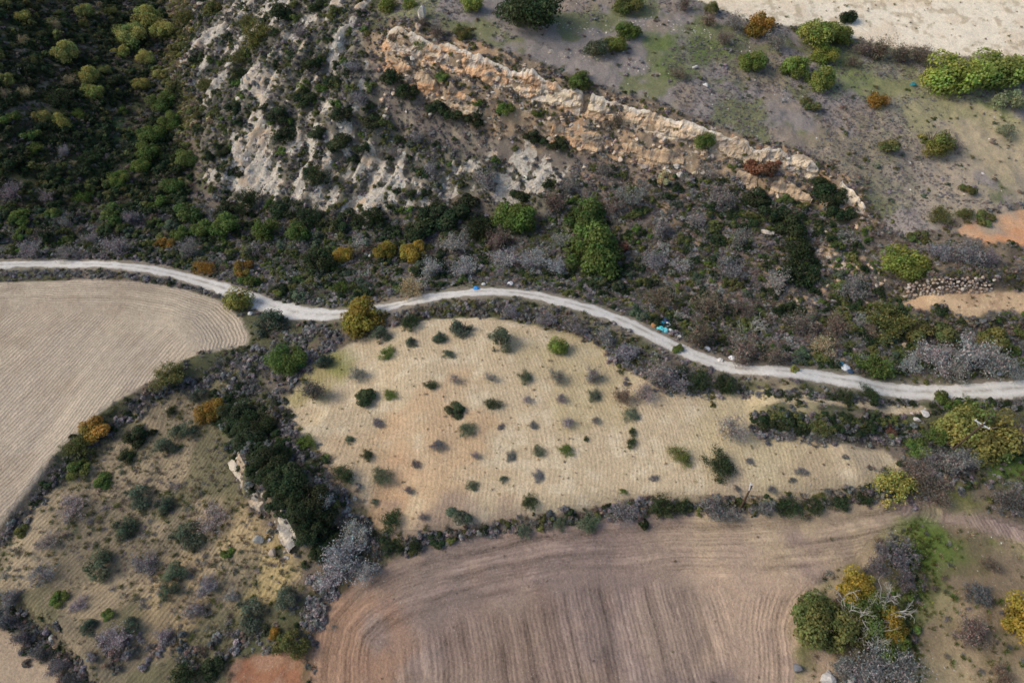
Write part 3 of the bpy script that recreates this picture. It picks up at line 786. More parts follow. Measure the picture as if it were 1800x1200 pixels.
def twig_paths(seed, stems, levels, thick, spread=1.0, height=1.1, kids=4, wob=.18):
    r = random.Random(seed); out = []
    def grow(p, d, length, rad, lev):
        k = 4; pts = [p]; q = p; dd = d
        for i in range(k - 1):
            dd = (dd + Vector((r.gauss(0, wob), r.gauss(0, wob), r.gauss(0, wob * .7)))).normalized()
            q = q + dd * (length / (k - 1)); pts.append(q)
        out.append(([tuple(v) for v in pts], np.linspace(rad, rad * .55, k), lev))
        if lev < levels:
            for c in range(kids):
                at = pts[r.choice([1, 2, 3, 3])]
                side = Vector((r.gauss(0, 1), r.gauss(0, 1), r.gauss(.25, .6))).normalized()
                grow(at, (dd * .9 + side * .8).normalized(), length * r.uniform(.5, .72), rad * .58, lev + 1)
    for s in range(stems):
        a = 2 * math.pi * (s + r.random() * .6) / stems; t = r.uniform(.15, .9) * spread
        d = Vector((math.cos(a) * t, math.sin(a) * t, height * r.uniform(.7, 1.0))).normalized()
        grow(Vector((r.gauss(0, .04), r.gauss(0, .04), -.06)), d, r.uniform(.5, .68), thick, 0)
    return out

def leaf_mesh(name, material, *a, **k):
    V, F, T = leaf_cloud(*a, **k)
    me = fast_mesh(name, V, F, material); vcol(me, 'tint', T); return me
def twig_mesh(name, material, seed, stems, levels, thick, leaves=0, leaf=.05, split=None, **k):
    ps = twig_paths(seed, stems, levels, thick, **k)
    V, F = tubes([(p, r) for p, r, l in ps if split is None or split(l)], 3)
    r = np.random.default_rng(seed)
    T = np.tile(np.array([[.5, .5, .5]]), (len(V), 1)) + r.normal(size=(len(V), 3)) * .12
    if leaves:
        tips = np.array([p[-1] for p, rr, l in ps if l >= 1]); pk = tips[r.integers(0, len(tips), leaves)] + r.normal(size=(leaves, 3)) * .09
        pk[:, 2] = np.maximum(pk[:, 2], .03)
        t = r.normal(size=(leaves, 3)); t /= np.linalg.norm(t, axis=1)[:, None]; b = np.cross(t, r.normal(size=(leaves, 3))); b /= np.linalg.norm(b, axis=1)[:, None]
        V2 = np.stack([pk - t * leaf, pk + b * leaf * .35, pk + t * leaf, pk - b * leaf * .35], 1).reshape(-1, 3)
        F2 = np.arange(leaves * 4).reshape(leaves, 4) + len(V)
        V = np.concatenate([V, V2]); F = np.concatenate([F, F2]); T = np.concatenate([T, np.repeat(r.random((leaves, 3)), 4, axis=0)])
    me = fast_mesh(name, V, F, material); vcol(me, 'tint', np.clip(T, 0, 1)); return me

CROWN = {
 'tree':  [leaf_mesh('crown', LEAF_O, 10 + i, 6000, 30, .052, squash=.76) for i in range(4)],
 'bush':  [leaf_mesh('crown', LEAF_O, 30 + i, 2400, 15, .075, squash=.68) for i in range(5)],
 'round': [leaf_mesh('crown', LEAF_O, 50 + i, 3400, 34, .062, squash=.82, inner=.15) for i in range(2)],
 'olive': [leaf_mesh('crown', LEAF_O, 70 + i, 2300, 14, .075, squash=.85, inner=.5, aspect=2.6, upright=.3) for i in range(3)],
 'bare':  [twig_mesh('twigs', LEAF_O, 90 + i, 8, 3, .024, leaves=1300, leaf=.05, split=lambda l: l >= 1) for i in range(3)],
 'wisp':  [twig_mesh('crown', LEAF_O, 130 + i, 13, 3, .013, leaves=2600, leaf=.062, kids=3, height=.8, spread=1.2) for i in range(4)],
 'dead':  [twig_mesh('branches', DEADWOOD, 110 + i, 5, 3, .020, kids=3, wob=.28, split=lambda l: l >= 1) for i in range(3)],
}
STEM = {
 'bare': [twig_mesh('stem', BARK, 90 + i, 8, 3, .022, split=lambda l: l < 1) for i in range(3)],
 'dead': [twig_mesh('trunk', DEADWOOD, 110 + i, 5, 3, .020, kids=3, wob=.28, split=lambda l: l < 1) for i in range(3)],
}
def trunk_mesh(seed):
    r = random.Random(seed); ps = []
    pts = [(0, 0, -.12), (r.gauss(0, .02), r.gauss(0, .02), .15), (r.gauss(0, .03), r.gauss(0, .03), .35)]
    ps.append((pts, [.085, .07, .055]))
    for k in range(4):
        a = k * 1.57 + r.random(); q = Vector(pts[-1]); d = Vector((math.cos(a) * .7, math.sin(a) * .7, .75))
        b = [tuple(q - Vector((0, 0, .04))), tuple(q + d * .22), tuple(q + d * .45 + Vector((0, 0, .06)))]
        ps.append((b, [.04, .03, .014]))
    V, F = tubes(ps, 7)
    return fast_mesh('trunk', V, F, BARK, True)
TRUNK = [trunk_mesh(i) for i in range(3)]

HUE = {  # leaf and twig colours; bright, vivid and light yellow green have sunlight painted in
 'green': (.112, .158, .042), 'dark green': (.042, .060, .028), 'bright green': (.185, .225, .055), 'yellow green': (.235, .235, .070), 'olive green': (.135, .142, .050),
 'yellow': (.26, .205, .040), 'orange': (.29, .175, .040), 'grey green': (.110, .135, .092), 'grey': (.26, .245, .24), 'mauve grey': (.275, .250, .262), 'brown': (.215, .170, .140),
 'red brown': (.200, .100, .066), 'tan': (.38, .31, .19), 'vivid green': (.225, .265, .058), 'light yellow green': (.29, .29, .095), 'pale green': (.25, .28, .17), 'dark grey': (.165, .158, .160), 'white grey': (.36, .35, .345),
}
rnd = random.Random(11)
# ------------------------------------------------------------------ plants one can tell apart
# (place phrase, group phrase, sink) -> entries (x, y of the crown's middle, width) per kind and colour
PLANTS = []
def P(place, group, kind, colour, noun, pts):
    for p in pts: PLANTS.append((place, group, kind, colour, noun, p))

G = 'trees and shrubs of the wooded gully'
P('high on the gully slope at upper left', G, 'bush', 'olive green', 'shrub', [(10,8,26),(103,24,28),(65,105,26),(75,60,24),(150,40,26),(195,20,26)])
P('on the dark gully slope', G, 'tree', 'light yellow green', 'tree', [(115,92,56),(157,132,44),(12,140,36),(75,205,30),(110,215,40),(165,160,44),(40,30,34),(150,20,34)])
P('on the dark gully slope', G, 'bare', 'tan', 'bush', [(100,45,36),(45,75,26),(45,165,30),(125,142,30),(15,165,30)])
P('lining the head of the gully', G, 'tree', 'light yellow green', 'tree', [(235,64,58),(262,30,60),(290,50,44),(214,91,30),(256,101,36),(250,147,36),(186,123,26),(285,130,28)])
P('down the middle of the gully', G, 'tree', 'green', 'tree', [(287,176,48),(272,234,50),(300,212,40),(262,262,52),(327,277,42),(250,292,36),(305,325,44),(212,312,40)])
P('on the shaded gully slope', G, 'bush', 'green', 'shrub', [(56,233,36),(216,194,22),(140,200,26),(66,262,30),(20,205,36)])
P('on the shaded gully slope', G, 'bush', 'dark green', 'shrub', [(105,170,48),(50,120,40),(200,140,46),(30,280,46),(90,300,44),(160,280,40),(185,235,30),(130,330,40)])
P('near the foot of the gully slope', G, 'bare', 'mauve grey', 'bush', [(118,268,34),(28,338,44),(85,348,36),(232,384,48),(120,390,40)])
P('where the gully meets the valley', G, 'bush', 'green', 'shrub', [(150,346,32),(205,370,54),(275,348,46),(335,368,56),(40,378,44),(100,372,36),(20,365,30)])
P('along the valley bottom under the white rocks', G, 'bush', 'dark green', 'shrub', [(395,368,52),(440,352,54),(500,362,58),(545,380,50),(610,385,56),(660,378,50),(415,300,34)])
P('in the valley strip above the track', G, 'round', 'green', 'shrub', [(400,396,52),(470,400,54),(360,402,44),(525,408,44),(320,410,36)])

S = 'shrubs growing on the rocky spur'
P('on the rocky spur', S, 'bush', 'olive green', 'shrub', [(460,65,70),(425,100,44),(365,148,34),(330,30,40),(375,10,34),(320,85,50),(310,150,40),(345,195,40),(440,40,40)])
P('on the rocky spur', S, 'bush', 'dark green', 'shrub', [(500,20,56),(560,10,40),(555,105,46),(590,140,44),(415,185,40),(490,200,44),(505,235,40),(600,245,50),(425,130,36),(535,170,44),(560,230,40),(660,212,46),(640,255,36),(560,310,44),(395,265,34),(600,200,40)])
P('on the rocky spur', S, 'bare', 'mauve grey', 'bush', [(635,175,40),(620,120,36),(855,316,54),(735,245,40),(530,60,36),(760,300,40),(690,270,36)])
P('below the lower ledge of the escarpment', S, 'bush', 'dark green', 'shrub', [(690,132,46),(715,158,46),(765,185,44),(795,195,44),(835,206,44),(965,245,44),(990,252,34),(935,238,34)])
P('on the ledges of the escarpment', S, 'bush', 'green', 'shrub', [(776,132,28),(887,189,36),(740,78,26),(945,200,22),(840,180,22)])

PL = 'trees and bushes of the plateau'
P('on the plateau near the top edge', PL, 'round', 'bright green', 'tree', [(683,10,36),(830,10,44),(722,8,28)])
P('near the top edge of the plateau', PL, 'tree', 'dark green', 'tree', [(930,22,112)])
P('near the top edge of the plateau', PL, 'tree', 'olive green', 'tree', [(1105,8,56),(815,58,32),(1250,15,30)])
P('in the clump of three on the plateau', PL, 'tree', 'grey green', 'tree', [(1048,88,46)])
P('in the clump of three on the plateau', PL, 'tree', 'bright green', 'tree', [(1080,78,46)])
P('in the clump of three on the plateau', PL, 'tree', 'green', 'tree', [(1104,54,46)])
P('at the lip of the escarpment', PL, 'tree', 'green', 'tree', [(1020,140,50),(1236,243,48)])
P('at the lip of the escarpment', PL, 'bare', 'brown', 'bush', [(770,56,40),(1085,216,46),(745,40,26),(690,70,24)])
P('at the lip of the escarpment', PL, 'bush', 'red brown', 'bush', [(1342,285,62)])
P('among the white stones on the plateau', PL, 'bare', 'brown', 'bush', [(1192,128,40),(1203,12,38),(1247,36,40),(1270,70,36)])
P('beside the pale stubble field', PL, 'bare', 'grey', 'bush', [(1292,44,48),(1362,72,50)])
P('beside the pale stubble field', PL, 'round', 'orange', 'tree', [(1333,50,54)])
P('in the green clump below the stubble field', PL, 'tree', 'bright green', 'tree', [(1318,105,58),(1430,62,76),(1466,58,60),(1398,116,60),(1448,96,52),(1438,140,60)])
P('behind the green clump by the stubble field', PL, 'tree', 'dark green', 'tree', [(1487,30,36)])
P('in the hedge below the stubble field', PL, 'bare', 'brown', 'bush', [(1515,85,50),(1545,92,56),(1580,98,60),(1612,98,50),(1500,110,34)])
P('at the right end of the plateau', PL, 'tree', 'vivid green', 'tree', [(1670,126,110)])
P('at the right end of the plateau', PL, 'tree', 'bright green', 'tree', [(1750,118,100)])
P('below the two big trees on the plateau', PL, 'olive', 'pale green', 'shrub', [(1770,176,62)])
P('on the open right part of the plateau', PL, 'round', 'orange', 'bush', [(1541,176,36)])
P('on the open right part of the plateau', PL, 'olive', 'yellow green', 'shrub', [(1632,245,76)])
P('on the open right part of the plateau', PL, 'bare', 'mauve grey', 'bush', [(1678,256,40)])
P('on the open right part of the plateau', PL, 'bush', 'olive green', 'shrub', [(1560,252,46),(1425,180,40),(1700,330,30)])
P('on the grassy patch at the right edge', PL, 'bush', 'pale green', 'cactus bush', [(1765,230,36)])
P('beside the orange soil plot', PL, 'bush', 'olive green', 'shrub', [(1650,378,44),(1730,382,42),(1695,375,34),(1610,415,40)])
P('below the orange soil plot', PL, 'bare', 'mauve grey', 'bush', [(1690,440,76),(1645,440,50),(1740,452,40)])
P('beside the dry stone wall', PL, 'tree', 'bright green', 'tree', [(1583,458,86)])
P('beside the dry stone wall', PL, 'bush', 'green', 'shrub', [(1622,468,44)])

V_ = 'trees and bushes of the valley slope'
P('on the slope below the escarpment', V_, 'bush', 'dark green', 'shrub', [(1330,345,50),(1360,362,60),(1382,395,64),(1398,435,66),(1402,478,66),(1455,336,60),(1478,368,50),(1440,320,40)])
P('on the slope below the escarpment', V_, 'bush', 'tan', 'bush', [(1170,312,38)])
P('on the slope below the escarpment', V_, 'bare', 'grey', 'bush', [(1000,330,50),(1110,350,60),(1265,350,60),(1300,420,60),(1225,390,50),(1280,470,56),(1500,510,60),(1060,300,40),(1160,400,56),(1240,300,40)])
P('in the middle of the valley', V_, 'tree', 'green', 'tree', [(905,376,80),(1030,378,86),(1042,436,116)])
P('in the middle of the valley', V_, 'bush', 'red brown', 'bush', [(1086,428,40)])
P('at the foot of the spur', V_, 'bush', 'dark green', 'shrub', [(770,375,70),(815,355,60),(915,340,40),(735,400,60),(840,400,56)])
P('at the foot of the spur', V_, 'bare', 'brown', 'bush', [(970,360,60),(1080,360,50),(870,420,60)])
P('in the valley thicket', V_, 'tree', 'yellow', 'tree', [(676,440,48),(728,440,52),(604,447,40)])
P('in the valley thicket', V_, 'round', 'dark green', 'tree', [(562,460,66)])
P('above the left stretch of track', V_, 'bush', 'orange', 'bush', [(430,470,44),(362,470,40),(290,426,36)])
P('above the left stretch of track', V_, 'bush', 'green', 'shrub', [(440,490,38),(42,408,36),(525,490,30),(600,505,34)])
P('above the left stretch of track', V_, 'bare', 'grey', 'bush', [(210,432,60),(120,445,40),(60,440,46),(335,440,46),(165,420,40)])
P('beside the bend of the track', V_, 'bush', 'yellow green', 'bush', [(490,515,26)])
P('in the valley above the track', V_, 'bare', 'white grey', 'bush', [(978,468,48),(940,455,60),(990,425,44),(1150,460,56),(1196,468,46),(885,455,50),(820,470,56),(1365,495,56),(760,470,60),(800,430,50)])
P('standing at the upper edge of the track', V_, 'bare', 'tan', 'tree', [(722,508,66)])
P('above the right stretch of track', V_, 'dead', 'white grey', 'tree', [(1318,572,66)])
P('above the right stretch of track', V_, 'bare', 'brown', 'bush', [(1225,585,76),(1300,612,90),(1160,525,60),(1400,560,70),(1350,620,60),(1240,530,70),(1300,540,50),(1470,570,60)])
P('above the right stretch of track', V_, 'bush', 'green', 'shrub', [(1532,640,66),(1190,610,24)])
P('above the right stretch of track', V_, 'bush', 'yellow green', 'bush', [(1396,648,18)])
P('above the right stretch of track', V_, 'bush', 'tan', 'grass clump', [(1445,606,46)])
P('under the tan terrace', V_, 'bush', 'olive green', 'shrub', [(1560,560,84),(1610,575,60),(1665,585,60),(1740,590,60),(1790,575,40)])
P('at the right edge above the track', V_, 'bush', 'green', 'shrub', [(1775,612,36),(1795,640,30)])
P('in the pale thicket above the track at right', V_, 'bare', 'white grey', 'bush', [(1635,622,80),(1690,622,90),(1745,632,80),(1600,640,50),(1670,650,60),(1780,655,50)])

R = 'trees and bushes along the track and field edges'
P('standing at the field corner by the track', R, 'round', 'yellow green', 'tree', [(421,526,52)])
P('on the lower edge of the track bend', R, 'olive', 'grey green', 'tree', [(472,566,68)])
P('between track and orchard', R, 'tree', 'yellow', 'tree', [(640,549,86)])
P('on the bank left of the orchard', R, 'tree', 'green', 'tree', [(507,624,66)])
P('on the bank left of the orchard', R, 'olive', 'grey green', 'shrub', [(570,628,38)])
P('on the lower edge of the left field', R, 'bush', 'olive green', 'shrub', [(302,659,62),(140,780,50),(40,930,30)])
P('on the lower edge of the left field', R, 'bush', 'orange', 'shrub', [(168,746,60)])
P('at the head of the olive grove', R, 'tree', 'orange', 'tree', [(371,716,56)])
P('at the head of the olive grove', R, 'olive', 'grey green', 'tree', [(326,751,48),(350,690,36),(292,782,42)])
P('at the head of the olive grove', R, 'bush', 'dark green', 'shrub', [(300,722,20),(270,757,16),(242,762,44),(225,800,30)])
P('in the dark thicket above the white ledge', R, 'tree', 'dark green', 'tree', [(418,718,58),(452,740,62),(440,772,58),(480,802,66),(508,836,72),(540,872,76),(506,868,50),(566,906,62),(545,926,54),(580,946,50),(474,832,46),(562,965,40)])
P('in the grey thicket below the orchard corner', R, 'bare', 'white grey', 'bush', [(612,972,90),(624,934,70),(586,1005,66),(575,880,50),(640,1000,60)])
P('on the bank between the track and orchard', R, 'bare', 'mauve grey', 'bush', [(1100,620,70),(1150,650,70),(1060,590,56),(1180,668,60),(960,560,40),(1130,690,50),(1010,575,50),(900,548,40)])
P('on the bank between the track and orchard', R, 'bush', 'dark green', 'shrub', [(1225,665,50),(1270,672,44),(1480,695,40),(1525,690,40),(720,565,36),(1195,650,30)])
P('on the dark bank below the track strip', R, 'bush', 'dark green', 'shrub', [(1345,736,38),(1385,742,36),(1480,744,36),(1525,744,36),(1410,752,30),(1500,756,30)])
P('on the dark bank below the track strip', R, 'bush', 'olive green', 'shrub', [(1436,742,46)])
P('on the dark bank below the track strip', R, 'bush', 'red brown', 'bush', [(1562,746,34)])
P('around the leaning utility pole', R, 'tree', 'yellow green', 'tree', [(1712,745,118),(1664,752,56)])
P('beside the track above the yellow green tree', R, 'bush', 'green', 'shrub', [(1668,700,50),(1700,712,40),(1640,765,44),(1610,780,50)])
P('at the right end of the orchard', R, 'bush', 'yellow green', 'shrub', [(1568,846,76)])
P('at the right end of the orchard', R, 'bare', 'brown', 'bush', [(1622,850,80),(1600,820,50),(1650,875,50),(1770,770,60)])
P('at the right end of the orchard', R, 'bare', 'grey', 'bush', [(1662,815,76),(1690,800,50),(1630,800,50)])
P('on the grass at the right edge', R, 'bare', 'dark grey', 'bush', [(1768,868,80)])
P('in the hedge under the orchard', R, 'bush', 'grey green', 'shrub', [(1033,914,42),(985,916,30),(920,930,30)])
P('in the hedge under the orchard', R, 'bare', 'grey', 'bush', [(1090,896,62),(1245,888,70),(1275,896,50),(1340,892,50)])
P('in the hedge under the orchard', R, 'bush', 'dark green', 'shrub', [(1160,884,46),(1195,886,34),(1385,886,46),(1430,886,34),(1475,880,42),(1515,870,32),(770,944,36),(730,955,30),(680,958,32)])
C_ = 'trees and bushes at the lower right'
P('in the big clump at lower right', C_, 'tree', 'olive green', 'tree', [(1440,1085,112),(1500,1090,90)])
P('in the big clump at lower right', C_, 'tree', 'yellow', 'tree', [(1500,1025,76),(1556,1090,78)])
P('in the big clump at lower right', C_, 'tree', 'green', 'tree', [(1560,1130,66),(1522,1068,84)])
P('rising out of the big clump at lower right', C_, 'dead', 'white grey', 'tree', [(1490,1058,112),(1550,1050,108),(1526,1112,84)])
P('behind the big clump at lower right', C_, 'bare', 'dark grey', 'bush', [(1572,975,80),(1542,990,64),(1582,1018,50),(1548,962,40)])
P('at the bottom edge below the big clump', C_, 'bare', 'grey', 'bush', [(1530,1150,90),(1580,1165,80),(1480,1165,60)])
P('at the right edge near the bottom', C_, 'tree', 'yellow', 'tree', [(1795,1080,100)])
P('on the rough grass at lower right', C_, 'bare', 'brown', 'bush', [(1695,1095,84),(1710,1110,60),(1735,985,40),(1760,1180,50)])
P('on the rough grass at lower right', C_, 'bush', 'dark grey', 'bush', [(1720,1040,50)])
O_ = 'olives and bushes of the grove'
P('in the grove at lower left', O_, 'olive', 'grey green', 'tree', [(245,866,56),(215,918,54),(182,986,62),(330,935,64),(440,1070,64),(310,1000,50),(285,880,46),(235,1092,36),(300,1035,40),(160,1100,36)])
P('in the grove at lower left', O_, 'bare', 'mauve grey', 'bush', [(145,1055,42),(130,880,60),(90,945,50),(75,1000,56),(380,900,70),(345,1060,60),(260,975,60),(200,1110,60),(290,1110,50),(370,1020,50),(410,1040,40),(20,1040,60)])
P('in the grove at lower left', O_, 'bush', 'green', 'shrub', [(104,1046,34),(402,966,26),(185,840,40),(140,815,46),(190,1075,24)])
P('beside the corner of the ploughed field', O_, 'olive', 'grey green', 'tree', [(506,1046,52)])
P('beside the corner of the ploughed field', O_, 'olive', 'olive green', 'tree', [(512,1128,66)])
P('beside the corner of the ploughed field', O_, 'bush', 'orange', 'bush', [(482,1107,30)])
P('at the bottom edge of the grove', O_, 'bush', 'dark green', 'shrub', [(330,1178,60),(375,1168,50)])
P('in the hedge at the bottom left corner', O_, 'bare', 'dark grey', 'bush', [(15,1085,50),(45,1112,50),(75,1140,50),(105,1165,50),(130,1190,44)])
# orchard, row by row away from the track
Q = 'young trees and bushes of the orchard'
ROWS = [
 ('in the orchard row nearest the track', [(668,585,42,'olive','grey green'),(726,600,26,'olive','grey green'),(772,587,32,'olive','grey green'),(815,572,46,'olive','grey green'),(880,594,54,'olive','grey green'),(980,608,38,'round','bright green'),(680,618,32,'bush','green'),(788,620,24,'bush','grey green')]),
 ('in the second orchard row', [(552,686,70,'bare','dark grey'),(625,655,42,'bare','grey'),(641,691,48,'bush','dark green'),(687,690,28,'bush','green'),(757,675,24,'bush','dark green'),(800,665,24,'bare','grey'),(863,663,26,'bare','grey'),(922,660,30,'bush','grey green'),(980,657,40,'bare','grey'),(1040,656,48,'bare','grey')]),
 ('in the third orchard row', [(801,715,38,'bush','dark green'),(866,706,30,'bush','dark green'),(925,702,22,'bare','mauve grey'),(985,700,26,'bare','grey'),(1043,692,28,'bush','grey green'),(1095,692,52,'bare','brown'),(1110,725,34,'bush','grey green')]),
 ('in the fourth orchard row', [(665,740,22,'bush','dark grey'),(820,750,34,'bush','grey green'),(880,748,14,'bush','dark grey'),(937,745,18,'bush','dark grey'),(995,741,30,'bare','mauve grey'),(1045,738,22,'bare','grey'),(1112,757,18,'bush','dark green'),(1110,776,22,'bush','dark green')]),
 ('in the fifth orchard row', [(540,772,34,'bush','green'),(615,770,18,'bush','grey green'),(770,778,28,'bush','dark grey'),(645,797,26,'bush','dark green'),(835,797,22,'bare','grey'),(897,798,24,'bush','dark grey'),(945,790,26,'bush','grey green'),(995,787,28,'bush','green'),(1030,770,12,'bush','dark green'),(572,802,18,'bush','green'),(1195,797,42,'bush','olive green'),(1262,810,66,'bush','dark green')]),
 ('in the sixth orchard row', [(605,830,38,'bush','dark green'),(672,830,40,'bush','grey green'),(730,813,20,'bush','dark grey'),(717,860,26,'bare','mauve grey'),(830,851,24,'bush','grey green'),(885,840,16,'bush','grey green'),(945,833,26,'bush','dark grey')]),
 ('in the orchard row nearest the ploughed field', [(660,880,16,'bush','grey green'),(690,910,44,'bush','dark green'),(743,905,24,'bare','mauve grey'),(808,897,44,'bush','grey green'),(930,877,34,'bush','dark green')]),
 ('in the open right half of the orchard', [(1283,751,60,'bare','mauve grey'),(1408,826,22,'bush','dark grey'),(1392,842,14,'bush','dark grey'),(1355,857,18,'bush','dark grey'),(1455,860,18,'bush','dark grey'),(1318,808,16,'bush','dark grey'),(1485,800,14,'bush','dark grey'),(1295,857,14,'bush','dark grey'),(1095,862,14,'bush','green'),(1148,838,16,'bush','dark grey')]),
]
for place, ents in ROWS:
    for x, y, w, kind, colour in ents:
        P(place, Q, kind, colour, {'olive': 'olive tree', 'round': 'tree'}.get(kind, 'bush'), [(x, y, w)])

ORD = ['first', 'second', 'third', 'fourth', 'fifth', 'sixth', 'seventh', 'eighth', 'ninth', 'tenth', 'eleventh', 'twelfth', 'thirteenth', 'fourteenth', 'fifteenth', 'sixteenth', 'seventeenth', 'eighteenth']
from collections import defaultdict
byk = defaultdict(list)
for i, p in enumerate(PLANTS):
    look = ('bare ' if p[2] == 'bare' else 'dead ' if p[2] == 'dead' else 'round ' if p[2] == 'round' else '')
    byk[(look + p[3] + ' ' + p[4], p[0])].append(i)
LABEL = {}
for (k, place), ids in byk.items():
    ids.sort(key=lambda i: PLANTS[i][5][0])
    n = len(ids)
    for j, i in enumerate(ids):
        if n == 1: s = f'single {k} {place}'
        elif n == 2: s = f'{k} {place}, {"left" if j == 0 else "right"} one of two'
        elif n == 3: s = f'{k} {place}, {["leftmost", "middle", "rightmost"][j]} of three'
        elif j == 0: s = f'{k} {place}, leftmost such'
        elif j == n - 1: s = f'{k} {place}, rightmost such'
        else: s = f'{k} {place}, {ORD[j]} from left'
        LABEL[i] = s
HGT = {'tree': 1.0, 'bush': .85, 'round': 1.05, 'olive': 1.0, 'bare': 1.0, 'dead': 1.45}
pc = np.array([p[5] for p in PLANTS], float)
base = to_ground(pc[:, 0], pc[:, 1] + pc[:, 2] * .20)
ppm = px_per_m(base)
PLANT_XYR = []
for i, (place, group, kind, colour, noun, (x, y, w)) in enumerate(PLANTS):
    r = w / 2 / ppm[i] * 1.04
    b = base[i]; bz = float(h_at(b[0], b[1]))
    PLANT_XYR.append((b[0], b[1], r))
    name = {'tree': 'tree', 'round': 'tree' if noun == 'tree' else 'shrub', 'olive': 'olive_tree', 'bush': 'shrub', 'bare': 'bare_bush', 'dead': 'dead_tree'}[kind]
    if noun == 'bush' and kind == 'bush': name = 'bush'
    if kind == 'olive' and noun == 'shrub': name = 'shrub'
    if noun == 'grass clump': name = 'grass_clump'
    if kind == 'bare' and noun == 'tree': name = 'bare_tree'
    if noun == 'cactus bush': name = 'cactus_bush'
    e = bpy.data.objects.new(name, None); e.empty_display_size = .3; link(e)
    e.location = (b[0], b[1], bz - .05 * r); e.rotation_euler = (0, 0, rnd.uniform(0, 6.28))
    tag(e, LABEL[i], {'tree': 'tree', 'olive tree': 'tree', 'shrub': 'shrub', 'bush': 'bush', 'grass clump': 'grass', 'cactus bush': 'cactus'}[noun], group)
    hz = r * HGT[kind] * rnd.uniform(.88, 1.12)
    if 'in the grove' in place: hz *= .6 if kind == 'bare' else .8
    if 'orchard row' in place and kind == 'bush': hz *= .8
    if colour in ('grey', 'dark grey', 'mauve grey') and kind == 'bush': hz *= .8
    hue = np.array(HUE[colour]) * rnd.uniform(.86, 1.16) * np.array([rnd.uniform(.92, 1.08), 1, rnd.uniform(.9, 1.1)])
    ck = 'wisp' if (kind == 'bush' and 'orchard' in place and rnd.random() < .75) or (kind == 'bush' and rnd.random() < .25) else kind
    v = rnd.randrange(len(CROWN[ck]))
    cr = bpy.data.objects.new({'bare': 'twigs', 'dead': 'branches'}.get(kind, 'crown'), CROWN[ck][v]); link(cr, e)
    cr.scale = (r * rnd.uniform(.94, 1.06), r * rnd.uniform(.94, 1.06), hz); cr.color = (*(hue * (1.3 if 'orchard' in place and kind == 'bush' else 1.0)), 1)
    if kind in STEM:
        st = bpy.data.objects.new('stem' if kind == 'bare' else 'trunk', STEM[kind][v]); st.scale = cr.scale
    else:
        st = bpy.data.objects.new('trunk', TRUNK[i % 3]); st.scale = (r * .9, r * .9, hz)
    link(st, e)
PLANT_XYR = np.array(PLANT_XYR)

# ------------------------------------------------------------------ scrub, grass and stones nobody could count
def rock_mesh(name, seed, material, sub=2, flat=.7):
    import bmesh
    bm = bmesh.new(); bmesh.ops.create_icosphere(bm, subdivisions=sub, radius=1)
    r = np.random.default_rng(seed)
    pl = r.normal(size=(9, 3)); pl /= np.linalg.norm(pl, axis=1)[:, None]; dd = r.uniform(.35, .75, 9)
    for v in bm.verts:
        p = np.array(v.co)
        for n_, d_ in zip(pl, dd):
            s = p @ n_ - d_
            if s > 0: p = p - n_ * s
        p = p * (1 + r.normal() * .03); p[2] *= flat
        v.co = p
    me = bpy.data.meshes.new(name); bm.to_mesh(me); bm.free(); me.materials.append(material); return me

KIT = bpy.data.collections.new('scatter_kit')
KITM = [leaf_mesh('kit_a%d' % i, LEAF_I, 200 + i, 300, 7, .17, squash=.7) for i in range(3)]          # 0-2 leafy mound
KITM += [twig_mesh('kit_b%d' % i, LEAF_I, 220 + i, 9, 2, .028, leaves=170, leaf=.10, kids=3, height=.8) for i in range(3)]   # 3-5 twiggy mound
KITM += [leaf_mesh('kit_c%d' % i, LEAF_I, 240 + i, 700, 10, .115, squash=.85) for i in range(2)]      # 6-7 bushier shrub
def tuft(seed):
    r = np.random.default_rng(seed); n = 46
    a = r.uniform(0, 6.28, n); rad = r.uniform(0, .5, n); b = np.stack([np.cos(a) * rad, np.sin(a) * rad, np.zeros(n)], 1)
    t = b + np.stack([np.cos(a) * .5 * r.random(n), np.sin(a) * .5 * r.random(n), r.uniform(.4, .9, n)], 1)
    w = np.stack([-np.sin(a), np.cos(a), np.zeros(n)], 1) * .05
    V = np.stack([b - w, b + w, t + w * .3, t - w * .3], 1).reshape(-1, 3)
    me = fast_mesh('kit_d%d' % seed, V, np.arange(n * 4).reshape(n, 4), LEAF_I); vcol(me, 'tint', np.repeat(r.random((n, 3)), 4, axis=0)); return me
KITM += [tuft(0), tuft(1)]                                                                           # 8-9 grass tuft
KITM += [rock_mesh('kit_e%d' % i, 260 + i, STONE_I, 1 if i < 2 else 2) for i in range(3)]             # 10-12 stones
for i, me in enumerate(KITM):
    KIT.objects.link(bpy.data.objects.new('kit_%02d' % i, me))

